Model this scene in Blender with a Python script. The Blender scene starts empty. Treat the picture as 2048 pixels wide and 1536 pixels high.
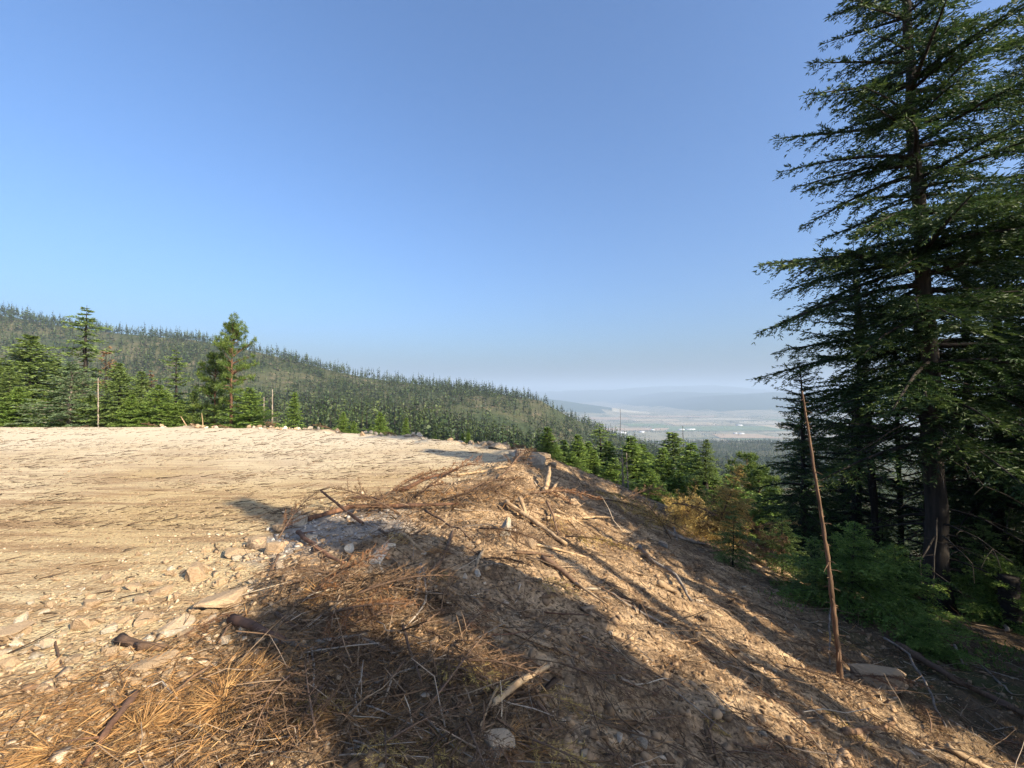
import bpy, math, random
import numpy as np
from mathutils import Vector, Matrix

# ------------------------------------------------------------------ camera, sky, sun, exposure
EYE = 1.7                      # eye height over the gravel pad (pad is z = 0 under the camera)
FPX, CX, HORIZ = 860.0, 1024.0, 785.0    # lens in pixels of the 2048 px wide photograph
SUN_EL, SUN_AZ = math.radians(27.0), math.atan2(0.80, -0.60)   # azimuth clockwise from +Y

scene = bpy.context.scene
cam_d = bpy.data.cameras.new("camera")
cam_d.sensor_width = 36.0
cam_d.lens = FPX / 2048.0 * 36.0
cam_d.clip_start = 0.05
cam_d.clip_end = 120000.0
cam = bpy.data.objects.new("camera", cam_d)
scene.collection.objects.link(cam)
cam.location = (0, 0, EYE)
cam.rotation_euler = (math.radians(90) + math.atan((HORIZ - 768.0) / FPX), 0, 0)
scene.camera = cam

world = bpy.data.worlds.new("World")
scene.world = world
world.use_nodes = True
wn = world.node_tree
wn.nodes.clear()
sky = wn.nodes.new("ShaderNodeTexSky")
sky.sky_type = 'NISHITA'
sky.sun_disc = False
sky.sun_elevation = SUN_EL
sky.sun_rotation = SUN_AZ
sky.altitude = 900.0
sky.air_density = 1.2
sky.dust_density = 9.5
sky.ozone_density = 8.0
bg = wn.nodes.new("ShaderNodeBackground")
bg.inputs["Strength"].default_value = 0.104
wo = wn.nodes.new("ShaderNodeOutputWorld")
wn.links.new(sky.outputs[0], bg.inputs[0])
wn.links.new(bg.outputs[0], wo.inputs[0])

sun_d = bpy.data.lights.new("sun", 'SUN')
sun_d.energy = 5.0
sun_d.angle = math.radians(0.5)
sun_d.color = (1.0, 0.87, 0.66)
sun = bpy.data.objects.new("sun", sun_d)
scene.collection.objects.link(sun)
TO_SUN = Vector((math.cos(SUN_EL) * math.sin(SUN_AZ), math.cos(SUN_EL) * math.cos(SUN_AZ), math.sin(SUN_EL)))
sun.rotation_euler = TO_SUN.to_track_quat('Z', 'Y').to_euler()
sun.location = (60, -45, 60)

scene.view_settings.view_transform = 'Standard'
scene.view_settings.look = 'None'
scene.view_settings.gamma = 1.0
scene.view_settings.use_curve_mapping = False
scene.view_settings.exposure = 1.42
scene.render.engine = 'CYCLES'
scene.cycles.max_bounces = 5
scene.cycles.diffuse_bounces = 3
scene.cycles.transmission_bounces = 2
scene.cycles.volume_bounces = 0
scene.cycles.transparent_max_bounces = 4
scene.cycles.use_denoising = True
scene.cycles.denoising_prefilter = 'NONE'
scene.cycles.use_adaptive_sampling = True
scene.cycles.adaptive_threshold = 0.02

# ------------------------------------------------------------------ helpers
rng = np.random.default_rng(7)
COL = scene.collection


def mesh_data(name, verts, faces, mats=(), smooth=False, attrs=None, mat_idx=None):
    """verts (N,3); faces: list of int arrays (M,k)"""
    me = bpy.data.meshes.new(name)
    verts = np.asarray(verts, dtype=np.float32).reshape(-1, 3)
    me.vertices.add(len(verts))
    me.vertices.foreach_set("co", verts.ravel())
    faces = [np.asarray(f, dtype=np.int32) for f in faces if len(f)]
    nl = sum(f.size for f in faces)
    nf = sum(len(f) for f in faces)
    me.loops.add(nl)
    me.polygons.add(nf)
    me.loops.foreach_set("vertex_index", np.concatenate([f.ravel() for f in faces]))
    tot = np.concatenate([np.full(len(f), f.shape[1], dtype=np.int32) for f in faces])
    start = np.concatenate([[0], np.cumsum(tot)[:-1]]).astype(np.int32)
    me.polygons.foreach_set("loop_start", start)
    me.polygons.foreach_set("loop_total", tot)
    for m in mats:
        me.materials.append(m)
    if mat_idx is not None:
        me.polygons.foreach_set("material_index", np.asarray(mat_idx, dtype=np.int32))
    me.update(calc_edges=True)
    if smooth:
        me.polygons.foreach_set("use_smooth", np.ones(nf, dtype=bool))
    for k, a in (attrs or {}).items():
        at = me.attributes.new(k, 'FLOAT', 'POINT')
        at.data.foreach_set("value", np.asarray(a, dtype=np.float32))
    return me


def link(name, data, parent=None, loc=(0, 0, 0), rot=(0, 0, 0), scale=(1, 1, 1), label=None, cat=None, group=None, kind=None):
    o = bpy.data.objects.new(name, data)
    COL.objects.link(o)
    o.location = loc
    o.rotation_euler = rot
    o.scale = scale
    if parent is not None:
        o.parent = parent
    if label:
        o["label"] = label
    if cat:
        o["category"] = cat
    if group:
        o["group"] = group
    if kind:
        o["kind"] = kind
    return o


def _hash(ix, iy, seed):
    n = (ix.astype(np.int64) * 374761393 + iy.astype(np.int64) * 668265263 + seed * 1274126177) & 0xFFFFFFFF
    n = ((n ^ (n >> 13)) * 1274126177) & 0xFFFFFFFF
    n = n ^ (n >> 16)
    return (n & 0xFFFFFF) / float(0xFFFFFF)


def vnoise(x, y, seed=0):
    x = np.asarray(x, float); y = np.asarray(y, float)
    ix = np.floor(x); iy = np.floor(y)
    fx = x - ix; fy = y - iy
    fx = fx * fx * (3 - 2 * fx); fy = fy * fy * (3 - 2 * fy)
    a = _hash(ix, iy, seed); b = _hash(ix + 1, iy, seed)
    c = _hash(ix, iy + 1, seed); d = _hash(ix + 1, iy + 1, seed)
    return (a + (b - a) * fx) * (1 - fy) + (c + (d - c) * fx) * fy


def fbm(x, y, octv=4, seed=0, gain=0.5):
    s = 0; a = 1.0; t = 0
    for i in range(octv):
        s = s + a * (vnoise(x * 2 ** i + 17.3 * i, y * 2 ** i - 9.1 * i, seed + i) - 0.5)
        t += a; a *= gain
    return s / t * 2.0          # about -1..1


def sp(x, k):                   # soft plus
    return k * np.logaddexp(0, np.asarray(x, float) / k)


def sstep(a, b, x):
    t = np.clip((np.asarray(x, float) - a) / (b - a), 0, 1)
    return t * t * (3 - 2 * t)


def poly_sd(px, py, poly):      # signed distance, negative inside
    px = np.asarray(px, float); py = np.asarray(py, float)
    d2 = np.full(px.shape, 1e18); inside = np.zeros(px.shape, bool)
    n = len(poly)
    for i in range(n):
        ax, ay = poly[i]; bx, by = poly[(i + 1) % n]
        ex, ey = bx - ax, by - ay
        t = np.clip(((px - ax) * ex + (py - ay) * ey) / (ex * ex + ey * ey), 0, 1)
        d2 = np.minimum(d2, (px - ax - ex * t) ** 2 + (py - ay - ey * t) ** 2)
        c = (ay > py) != (by > py)
        with np.errstate(divide='ignore', invalid='ignore'):
            xi = ex * (py - ay) / (ey if ey != 0 else 1e-9) + ax
        inside ^= c & (px < xi)
    d = np.sqrt(d2)
    return np.where(inside, -d, d)


# ------------------------------------------------------------------ lie of the land
PAD_TILT = 0.014
PAD = [(-70, 27.0), (-31, 26.1), (-22, 26.1), (-13.95, 24.8), (-10.6, 22.5), (-5.5, 19.5), (-2.39, 16.6), (-.42, 15.2), (.7, 13.5),
       (.3, 11.4), (-.4, 10.2), (-1.3, 8.5), (-2.2, 7.2), (-2.8, 6.3), (-2.7, 5.2), (-2.15, 3.9), (-2.1, 3.1), (-2.4, 2.3), (-2.6, 1),
       (-2.4, -2), (-4, -14), (-70, -14)]
TOP = [(-70, 27.2), (-31, 26.3), (-22, 26.3), (-13.9, 25.0), (-10.5, 22.8), (-5.4, 19.8), (-2.3, 16.9), (-.4, 15.4), (.8, 13.4),
       (.5, 11.3), (.1, 8), (-.15, 5), (.05, 3), (.35, 0), (.6, -4), (0, -15), (-70, -15)]
MOUNDS = [(-1.3, 6.9, .75, .5, .20), (.0, 10.4, .7, .8, .22), (-.2, 8.6, .9, .8, .12), (-1.2, 4.6, .8, .7, .20), (-1.2, 3.5, .7, .5, .19), (-.35, 2.7, .7, .4, .06),
          (.6, 7.3, .7, .7, .10), (-3.9, 18.9, 1.2, .5, .30), (-9.2, 22.3, 1.5, .6, .25), (-13.5, 25.3, 1.8, .6, .30), (-.8, 15.8, .7, .4, .25), (.4, 13.7, .7, .6, .15)]


def fill_top(x, y):
    return -PAD_TILT * y


def natural(x, y):
    y0 = 9 + 17 / (1 + np.exp(np.clip((x + 5) / 2.5, -60, 60)))
    n = -0.75 - 0.17 * sp(x + 2, 2) - 0.30 * sp(y - y0, 2)
    n = n + 0.12 * fbm(x * .35, y * .35, 3, 5) * sstep(2, 6, x + .5 * y)
    return n


RX = [-6000, -3000, -1500, -833, -671, -483, -410, -264, -101, -20, 46, 86, 184, 306, 500, 900, 3000]
RZ = [205, 200, 180, 136, 105, 75, 60, 27, 9, 0, -12, -35, -78, -127, -170, -210, -300]
DX = [-900, -400, -140, -60, -8, 30, 90, 300, 900]
DZ = [6, -10, -22, -26, -40, -55, -66, -78, -110]
BY = [-2000, 0, 100, 280, 400, 700, 1100, 1500, 2000, 3000, 1e6]
BZ = [60, -5, -30, -62, -85, -128, -158, -172, -250, -380, -380]


def macro(x, y):
    hc = np.interp(x, RX, RZ)
    zd = np.interp(x, DX, DZ)
    b = np.interp(y, BY, BZ)
    wob = 10 * fbm(x / 160, y / 160, 4, 11) + 18 * fbm(x / 420 + 5, y / 420, 3, 23) * sstep(200, 500, y)
    t = np.clip((y - 280) / 420, 0, 1)
    face = zd + (hc - zd) * (t ** 1.15)
    face = np.where(y > 700, hc - 0.33 * (y - 700), face)
    face = np.where(y < 280, -27 + (zd + 27) * np.clip((y - 90) / 190, 0, 1), face)
    z = np.maximum(b, np.maximum(face, -380)) if True else face
    z = z + wob * sstep(80, 300, np.hypot(x, y)) * (1 - sstep(2300, 3200, y)) * (0.35 + 0.65 * sstep(150, 500, np.hypot(x, y - 700)))
    # valley floor and the hills across it
    v = 6 * fbm(x / 900, y / 900, 3, 31)
    a = 300 * (1 - sstep(200, 2900, x + 250 * fbm(x / 1500, y / 1500, 3, 3))) * np.exp(-((y - 8300) / 900.0) ** 2) * (1 - sstep(-9000, -16000, x) * 0)
    c = 340 * sstep(2600, 5200, x + 700 * fbm(x / 1700, y / 1700, 4, 8)) * sstep(6300, 9800, y) * (1 + .35 * fbm(x / 2200, y / 2200, 4, 9))
    m = (520 + 330 * fbm(x / 4200, y / 9000, 5, 41) + 60 * sstep(3000, 9000, x)) * sstep(12500, 19000, y + 1500 * fbm(x / 4000, y / 4000, 3, 44))
    far = v + np.maximum(np.maximum(a, c), m)
    return z + far * sstep(2900, 4200, y)


def near_ground(x, y, fine):
    s = poly_sd(x, y, TOP)
    p = poly_sd(x, y, PAD)
    f = fill_top(x, y) - 0.425 * sp(s, 0.28)
    if fine:
        lump = 0.75 + 0.5 * fbm(x * 2.2, y * 2.2, 3, 77)
        m = 0
        for mx, my, rx, ry, h in MOUNDS:
            m = m + h * np.exp(-((x - mx) / rx) ** 2 - ((y - my) / ry) ** 2)
        f = f + m * lump + .20 * np.exp(-(p / .45) ** 2) * np.clip(fbm(x * .9, y * .9, 3, 78) + .1, 0, 1) * sstep(9, 13, y) * sstep(-.5, -2, x)
    n = natural(x, y)
    k = 0.25
    d = np.clip(0.5 + 0.5 * (f - n) / k, 0, 1)
    z = n * (1 - d) + f * d + k * d * (1 - d) * 0.5
    if fine:
        onp = sstep(-0.5, 0.7, p)
        deb = onp * (1 - sstep(7, 9, s)) * (y < 30)
        # ridges and runnels that run down the loose fill, clods and holes
        i = deb > 0
        X, Y = x[i], y[i]
        z[i] += deb[i] * (0.11 * fbm(X * .9, Y * 2.6 + .35 * X, 4, 61) + 0.09 * (.4 - np.abs(fbm(X * 2.2, Y * 3.6 + .5 * X, 4, 62, .6))) + .035 * fbm(X * 9, Y * 9, 3, 63))
        i = onp < 1
        X, Y = x[i], y[i]
        z[i] += (1 - onp[i]) * (0.018 * fbm(X * .5 + .2 * Y, Y * 1.5, 3, 64) + .007 * fbm(X * 3.5, Y * 5.5, 3, 65) + (.018 * fbm(X * 9, Y * 9, 3, 66)) * sstep(-2.6, 0, p[i]))
        fl = (1 - d) * (1 - deb) * onp
        i = fl > 0
        X, Y = x[i], y[i]
        z[i] += fl[i] * (0.10 * fbm(X * .8, Y * .8, 3, 67) + .04 * fbm(X * 4, Y * 4, 3, 68))
    return z


def ground(x, y, fine=True):
    x = np.asarray(x, float); y = np.asarray(y, float)
    x, y = np.broadcast_arrays(x, y)
    shp = x.shape
    x = x.ravel(); y = y.ravel()
    w = sstep(45, 150, np.hypot(x, y))
    z = np.zeros_like(x)
    i = w < 1
    if i.any():
        z[i] = near_ground(x[i], y[i], fine) * (1 - w[i])
    i = w > 0
    if i.any():
        z[i] += macro(x[i], y[i]) * w[i]
    return z.reshape(shp)


def gz(x, y):
    return float(ground(np.array([x]), np.array([y]))[0])


def pix(u, v, d):               # world point seen at photo pixel (u, v) at depth d
    return ((u - CX) / FPX * d, d, EYE + (HORIZ - v) / FPX * d)


def hit(u, v, dmax=60.0):       # where the line of sight through a pixel meets the ground
    d = np.concatenate([np.linspace(1.2, 16, 110), np.linspace(16.3, dmax, 60)])
    for _ in range(2):
        x = (u - CX) / FPX * d; z = EYE + (HORIZ - v) / FPX * d
        g = ground(x, d)
        below = np.nonzero(z < g)[0]
        i = below[0] if len(below) else len(d) - 1
        if _ == 0:
            d = np.linspace(d[max(i - 1, 0)], d[i], 16)
    return float(x[i]), float(d[i]), float(g[i])


def hits(u, v, dmax=40.0):      # the same for many pixels at once
    u = np.asarray(u, float)[:, None]; v = np.asarray(v, float)[:, None]
    d = np.concatenate([np.linspace(1.2, 16, 90), np.linspace(16.3, dmax, 30)])[None, :] * np.ones_like(u)
    for _ in range(2):
        x = (u - CX) / FPX * d; z = EYE + (HORIZ - v) / FPX * d
        below = z < ground(x, d)
        below[:, -1] = True
        i = below.argmax(1); r = np.arange(len(i))
        if _ == 0:
            a, b = d[r, np.maximum(i - 1, 0)], d[r, i]
            d = a[:, None] + (b - a)[:, None] * np.linspace(0, 1, 14)[None]
    return x[r, i], d[r, i], ground(x[r, i], d[r, i])


def normal_at(x, y, e=0.06):
    x = np.asarray(x, float); y = np.asarray(y, float)
    gx = (ground(x + e, y) - ground(x - e, y)) / (2 * e)
    gy = (ground(x, y + e) - ground(x, y - e)) / (2 * e)
    n = np.stack([-gx, -gy, np.ones_like(gx)], -1)
    return n / np.linalg.norm(n, axis=-1, keepdims=True)


# ------------------------------------------------------------------ materials
class NT:
    def __init__(self, name):
        self.m = bpy.data.materials.new(name)
        self.m.use_nodes = True
        self.t = self.m.node_tree
        self.t.nodes.clear()
        self.out = self.t.nodes.new("ShaderNodeOutputMaterial")

    def n(self, typ, **kw):
        nd = self.t.nodes.new("ShaderNode" + typ)
        for k, v in kw.items():
            setattr(nd, k, v)
        return nd

    def L(self, a, b):
        self.t.links.new(a, b)

    def attr(self, name):
        return self.n("Attribute", attribute_name=name).outputs["Fac"]

    def pos(self, obj=True, scale=(1, 1, 1), rot=(0, 0, 0)):
        tc = self.n("TexCoord") if obj else self.n("NewGeometry")
        mp = self.n("Mapping")
        mp.inputs["Scale"].default_value = scale
        mp.inputs["Rotation"].default_value = rot
        self.L(tc.outputs["Object" if obj else "Position"], mp.inputs["Vector"])
        return mp.outputs[0]

    def noise(self, vec, scale, detail=4, rough=0.55):
        nd = self.n("TexNoise")
        nd.inputs["Scale"].default_value = scale
        nd.inputs["Detail"].default_value = detail
        nd.inputs["Roughness"].default_value = rough
        self.L(vec, nd.inputs["Vector"])
        return nd.outputs["Fac"]

    def voro(self, vec, scale, feature='F1', out="Distance"):
        nd = self.n("TexVoronoi", feature=feature)
        nd.inputs["Scale"].default_value = scale
        self.L(vec, nd.inputs["Vector"])
        return nd.outputs[out]

    def ramp(self, fac, stops):
        nd = self.n("ValToRGB")
        el = nd.color_ramp.elements
        while len(el) > 1:
            el.remove(el[-1])
        for i, (p, c) in enumerate(stops):
            e = el[0] if i == 0 else el.new(p)
            e.position = p
            e.color = (c, c, c, 1) if isinstance(c, (int, float)) else (*c, 1)
        self.L(fac, nd.inputs[0])
        return nd.outputs[0]

    def mix(self, fac, a, b, mode='MIX'):
        nd = self.n("Mix", data_type='RGBA', blend_type=mode)
        for sock, val in ((nd.inputs[0], fac), (nd.inputs[6], a), (nd.inputs[7], b)):
            if isinstance(val, (int, float)):
                sock.default_value = val
            elif isinstance(val, tuple):
                sock.default_value = (*val, 1)
            else:
                self.L(val, sock)
        return nd.outputs[2]

    def math(self, op, a, b=0.5, clamp=False):
        nd = self.n("Math", operation=op, use_clamp=clamp)
        for sock, val in ((nd.inputs[0], a), (nd.inputs[1], b)):
            if isinstance(val, (int, float)):
                sock.default_value = val
            else:
                self.L(val, sock)
        return nd.outputs[0]

    def bump(self, h, strength=0.5, dist=0.02):
        nd = self.n("Bump")
        nd.inputs["Strength"].default_value = strength
        nd.inputs["Distance"].default_value = dist
        self.L(h, nd.inputs["Height"])
        return nd.outputs[0]

    def bsdf(self, col, rough=0.9, nrm=None, spec=0.2, trans=0.0, tcol=None):
        b = self.n("BsdfPrincipled")
        b.inputs["Roughness"].default_value = rough
        b.inputs["Specular IOR Level"].default_value = spec
        if isinstance(col, tuple):
            b.inputs["Base Color"].default_value = (*col, 1)
        else:
            self.L(col, b.inputs["Base Color"])
        if nrm is not None:
            self.L(nrm, b.inputs["Normal"])
        o = b.outputs[0]
        if trans:
            tr = self.n("BsdfTranslucent")
            src = tcol if tcol is not None else col
            if isinstance(src, tuple):
                tr.inputs[0].default_value = (*src, 1)
            else:
                self.L(src, tr.inputs[0])
            mx = self.n("MixShader")
            mx.inputs[0].default_value = trans
            self.L(o, mx.inputs[1]); self.L(tr.outputs[0], mx.inputs[2])
            o = mx.outputs[0]
        self.L(o, self.out.inputs["Surface"])
        return self.m


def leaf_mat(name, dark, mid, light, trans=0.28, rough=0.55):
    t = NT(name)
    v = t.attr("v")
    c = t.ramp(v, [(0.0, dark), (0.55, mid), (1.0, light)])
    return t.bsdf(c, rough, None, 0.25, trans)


def wood_mat(name, c1, c2, c3, scale=1.0, rough=0.85, bump=0.5):
    t = NT(name)
    oi = t.n("ObjectInfo").outputs["Random"]
    p = t.pos(True, (14 * scale, 14 * scale, 2.2 * scale))
    n1 = t.noise(p, 1.6, 5, .65)
    n2 = t.noise(t.pos(True, (3, 3, 1.2)), 2.0 * scale, 3)
    c = t.mix(t.ramp(n1, [(.35, 0.0), (.65, 1.0)]), c1, c2)
    c = t.mix(t.ramp(n2, [(.45, 0.0), (.65, 1.0)]), c, c3)
    hsv = t.n("HueSaturation")
    t.L(c, hsv.inputs["Color"])
    t.L(t.math('ADD', t.math('MULTIPLY', oi, 0.5), 0.75), hsv.inputs["Value"])
    return t.bsdf(hsv.outputs[0], rough, t.bump(n1, bump, 0.01))


M = {}
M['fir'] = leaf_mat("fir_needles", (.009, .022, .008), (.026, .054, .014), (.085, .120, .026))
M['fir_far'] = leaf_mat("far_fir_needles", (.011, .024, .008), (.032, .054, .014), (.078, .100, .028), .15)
M['fir_lit'] = leaf_mat("sunlit_fir_needles", (.040, .074, .020), (.110, .165, .042), (.21, .265, .08))  # lighter copy of the fir needles, sunlit look put into the colour
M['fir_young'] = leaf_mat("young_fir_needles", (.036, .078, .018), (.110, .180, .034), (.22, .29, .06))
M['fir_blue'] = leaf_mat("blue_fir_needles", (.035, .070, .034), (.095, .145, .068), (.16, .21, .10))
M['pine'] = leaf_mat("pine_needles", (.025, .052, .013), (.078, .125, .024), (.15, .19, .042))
M['dead'] = leaf_mat("dead_needles", (.06, .034, .019), (.145, .085, .044), (.28, .175, .09), .2)
M['gold'] = leaf_mat("golden_dead_needles", (.22, .135, .035), (.47, .325, .095), (.64, .48, .18), .25)
M['bark'] = wood_mat("fir_bark", (.014, .012, .010), (.044, .036, .030), (.028, .024, .021), .5, .95, .9)
M['bark_red'] = wood_mat("red_pine_bark", (.060, .030, .019), (.20, .105, .060), (.085, .050, .035), .8, .9, .7)
M['grey_wood'] = wood_mat("weathered_grey_wood", (.17, .14, .11), (.30, .255, .205), (.13, .10, .075), 1, .85, .4)
M['pale_wood'] = wood_mat("peeled_pale_wood", (.30, .20, .11), (.47, .335, .195), (.22, .145, .08), 1, .75, .3)
M['brown_wood'] = wood_mat("brown_branch_wood", (.075, .045, .028), (.19, .115, .066), (.12, .075, .05), 1, .85, .5)
# ------------------------------------------------------------------ ground sheet, cut into its regions
def axis(lo, hi, step, grow, far_lo, far_hi):
    a = list(np.arange(lo, hi + 1e-6, step))
    s, p = step, hi
    while p < far_hi:
        s *= grow; p += s; a.append(min(p, far_hi))
    s, p = step, lo
    b = []
    while p > far_lo:
        s *= grow; p -= s; b.append(max(p, far_lo))
    return np.array(b[::-1] + a)


gx_ = axis(-4.5, 6.5, 0.045, 1.058, -30000, 30000)
gy_ = axis(1.2, 11.0, 0.045, 1.058, -9000, 30000)
gy_ = np.concatenate([gy_[gy_ < 1.2][::3], gy_[gy_ >= 1.2]])
GX, GY = np.meshgrid(gx_, gy_)
GZ = ground(GX, GY)
nx, ny = len(gx_), len(gy_)
sdP = poly_sd(GX, GY, PAD) + 0.35 * fbm(GX * 1.3, GY * 1.3, 3, 90)
sdT = poly_sd(GX, GY, TOP)
NAT = natural(GX, GY)
FILL = fill_top(GX, GY) - 0.425 * sp(sdT, 0.28)
R = np.hypot(GX, GY)
padw = 1 - sstep(-0.45, 0.35, sdP)
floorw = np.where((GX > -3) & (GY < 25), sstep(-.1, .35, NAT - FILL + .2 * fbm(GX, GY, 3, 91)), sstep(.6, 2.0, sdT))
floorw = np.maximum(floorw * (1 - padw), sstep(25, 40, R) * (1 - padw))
region = np.full(GX.shape, 1)                       # 1 dirt slope
region[padw > 0.5] = 0
region[(floorw > 0.5)] = 2
region[R > 70] = 3
region[(GY > 2950)] = 4
region[(GY > 6400) & (GZ > -345)] = 5

# --- materials
def earth_material():
    t = NT("loose_earth")
    pw, fw = t.attr("padw"), t.attr("floorw")
    P = t.pos(False)
    Ps = t.pos(False, (.35, 2.2, 1), (0, 0, math.radians(-9)))     # tracks of the dozer run across the pad
    Pd = t.pos(False, (.5, 2.2, 1), (0, 0, math.radians(-14)))     # the slope is raked downhill
    big, mid, fine = t.noise(P, .22, 4), t.noise(P, 2.1, 5, .6), t.noise(P, 26, 5, .7)
    streak = t.noise(Ps, 1.5, 6, .7)
    padc = t.mix(t.ramp(big, [(.38, 0.0), (.62, 1.0)]), (.43, .31, .155), (.52, .41, .24))
    padc = t.mix(t.ramp(streak, [(.40, 1.0), (.55, 0.0)]), padc, (.29, .19, .10))
    padc = t.mix(t.ramp(fine, [(.34, .8), (.48, 0.0)]), padc, (.16, .10, .055))
    padc = t.mix(t.ramp(fine, [(.60, 0.0), (.72, .7)]), padc, (.60, .50, .36))
    far = t.n("SeparateXYZ"); t.L(t.n("NewGeometry").outputs["Position"], far.inputs[0])
    chalk = t.math('MULTIPLY', t.ramp(t.math('MULTIPLY', t.math('ADD', far.outputs[1], t.math('MULTIPLY', big, 14.0)), .03), [(.42, 0.0), (.75, 1.0)]), .75)
    padc = t.mix(chalk, padc, (.62, .53, .385))
    grey = t.n("VectorMath", operation='DISTANCE')          # patch of crushed grey rock dumped at the pad edge
    t.L(t.pos(False, (1, .75, 0)), grey.inputs[0]); grey.inputs[1].default_value = (-2.15, 4.15, 0)
    gm = t.math('SUBTRACT', grey.outputs["Value"], t.math('MULTIPLY', mid, 1.1))
    gm = t.ramp(gm, [(.05, .85), (.45, 0.0)])
    padc = t.mix(gm, padc, (.30, .29, .275))
    dirt = t.mix(t.ramp(mid, [(.36, 0.0), (.64, 1.0)]), (.205, .134, .077), (.46, .322, .188))
    dstr = t.noise(Pd, 2.4, 6, .7)
    dirt = t.mix(t.ramp(dstr, [(.40, .9), (.54, 0.0)]), dirt, (.115, .075, .045))
    dirt = t.mix(t.ramp(fine, [(.36, 1.0), (.50, 0.0)]), dirt, (.06, .038, .022))
    dirt = t.mix(t.ramp(fine, [(.58, 0.0), (.72, .8)]), dirt, (.44, .32, .20))
    dirt = t.mix(t.math('MULTIPLY', gm, .6), dirt, (.27, .26, .24))
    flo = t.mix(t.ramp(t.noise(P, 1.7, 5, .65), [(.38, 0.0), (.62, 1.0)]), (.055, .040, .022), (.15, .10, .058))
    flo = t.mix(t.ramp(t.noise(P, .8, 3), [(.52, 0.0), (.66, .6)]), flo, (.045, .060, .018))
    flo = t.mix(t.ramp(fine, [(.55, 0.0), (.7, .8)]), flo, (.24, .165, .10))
    c = t.mix(pw, dirt, padc)
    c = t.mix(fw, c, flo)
    h = t.math('ADD', t.math('MULTIPLY', fine, .6), t.math('MULTIPLY', t.noise(P, 75, 3, .7), .4))
    vo = t.voro(t.pos(False, (1, 1, .2)), 34)
    h = t.math('SUBTRACT', h, t.math('MULTIPLY', vo, .7))
    h = t.math('ADD', h, t.math('MULTIPLY', t.math('MULTIPLY', streak, pw), 1.6))
    return t.bsdf(c, .97, t.bump(h, .9, .022), .1)


def hillside_material():
    t = NT("hillside_undergrowth")
    P = t.pos(False, (1, 1, .3))
    c = t.mix(t.ramp(t.noise(P, .012, 5, .6), [(.40, 0.0), (.60, 1.0)]), (.034, .046, .018), (.078, .074, .038))
    c = t.mix(t.ramp(t.noise(P, .05, 5, .7), [(.54, 0.0), (.68, .9)]), c, (.15, .118, .075))
    c = t.mix(t.ramp(t.noise(P, .09, 4, .7), [(.54, 0.0), (.70, .7)]), c, (.070, .085, .035))
    return t.bsdf(c, .95, t.bump(t.noise(P, .35, 4), .6, 1.2), .1)


def valley_material():
    t = NT("valley_grassland")
    P = t.pos(False, (1, 1.6, 0))
    c = t.mix(t.ramp(t.noise(P, .0011, 5, .6), [(.40, 0.0), (.60, 1.0)]), (.20, .178, .110), (.28, .25, .17))
    cell = t.voro(t.pos(False, (1, .55, 0)), .0026, 'F1', "Color")
    c = t.mix(.35, c, t.ramp(cell, [(0.15, (.10, .13, .06)), (.35, (.26, .225, .145)), (.6, (.18, .165, .095)), (.85, (.33, .285, .205))]))
    c = t.mix(t.ramp(t.noise(P, .0032, 6, .72), [(.52, 0.0), (.60, .9)]), c, (.045, .065, .035))
    return t.bsdf(c, .95, None, .1)


def far_hill_material():
    t = NT("far_hill_cover")
    P = t.pos(False, (1, .6, 1.5))
    z = t.n("SeparateXYZ"); t.L(t.n("NewGeometry").outputs["Position"], z.inputs[0])
    up = t.math('MULTIPLY', t.math('ADD', z.outputs[2], 380), .0022)
    n = t.math('ADD', t.math('MULTIPLY', t.noise(P, .0013, 6, .7), 1.4), up)
    left = t.math('MULTIPLY', t.math('SUBTRACT', 3600, z.outputs[0]), .0004)
    n = t.math('ADD', n, t.math('MAXIMUM', left, 0.0))
    c = t.ramp(n, [(0.0, (.30, .255, .18)), (.5, (.25, .21, .145)), (.60, (.040, .060, .035)), (1.0, (.03, .05, .03))])
    n.node.use_clamp = False
    return t.bsdf(c, .95, None, .1)


M['earth'] = earth_material()
mats_reg = [M['earth'], M['earth'], M['earth'], hillside_material(), valley_material(), far_hill_material()]
names_reg = ["gravel_pad", "dirt_slope", "forest_floor", "hillside", "valley_floor", "far_hills"]
labels_reg = ["flat pad of pale crushed gravel and sand", "loose brown fill slope dropping off the pad edge", "shaded forest floor under the firs",
              "wooded hillside and ridge across the draw", "hazy valley floor with fields", "hills and mountains across the valley fading in smoke"]
VID = np.arange(nx * ny).reshape(ny, nx)
quads = np.stack([VID[:-1, :-1], VID[:-1, 1:], VID[1:, 1:], VID[1:, :-1]], -1).reshape(-1, 4)
qreg = region[:-1, :-1].reshape(-1)
ALLV = np.stack([GX, GY, GZ], -1).reshape(-1, 3)
for k in range(6):
    q = quads[qreg == k]
    if not len(q):
        continue
    used, inv = np.unique(q, return_inverse=True)
    me = mesh_data(names_reg[k], ALLV[used], [inv.reshape(-1, 4)], [mats_reg[k]], True,
                   {"padw": padw.ravel()[used], "floorw": floorw.ravel()[used]})
    link(names_reg[k], me, kind="structure", label=labels_reg[k])
# ------------------------------------------------------------------ building blocks for plants
def nrm(a):
    return a / np.maximum(np.linalg.norm(a, axis=-1, keepdims=True), 1e-9)


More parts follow.
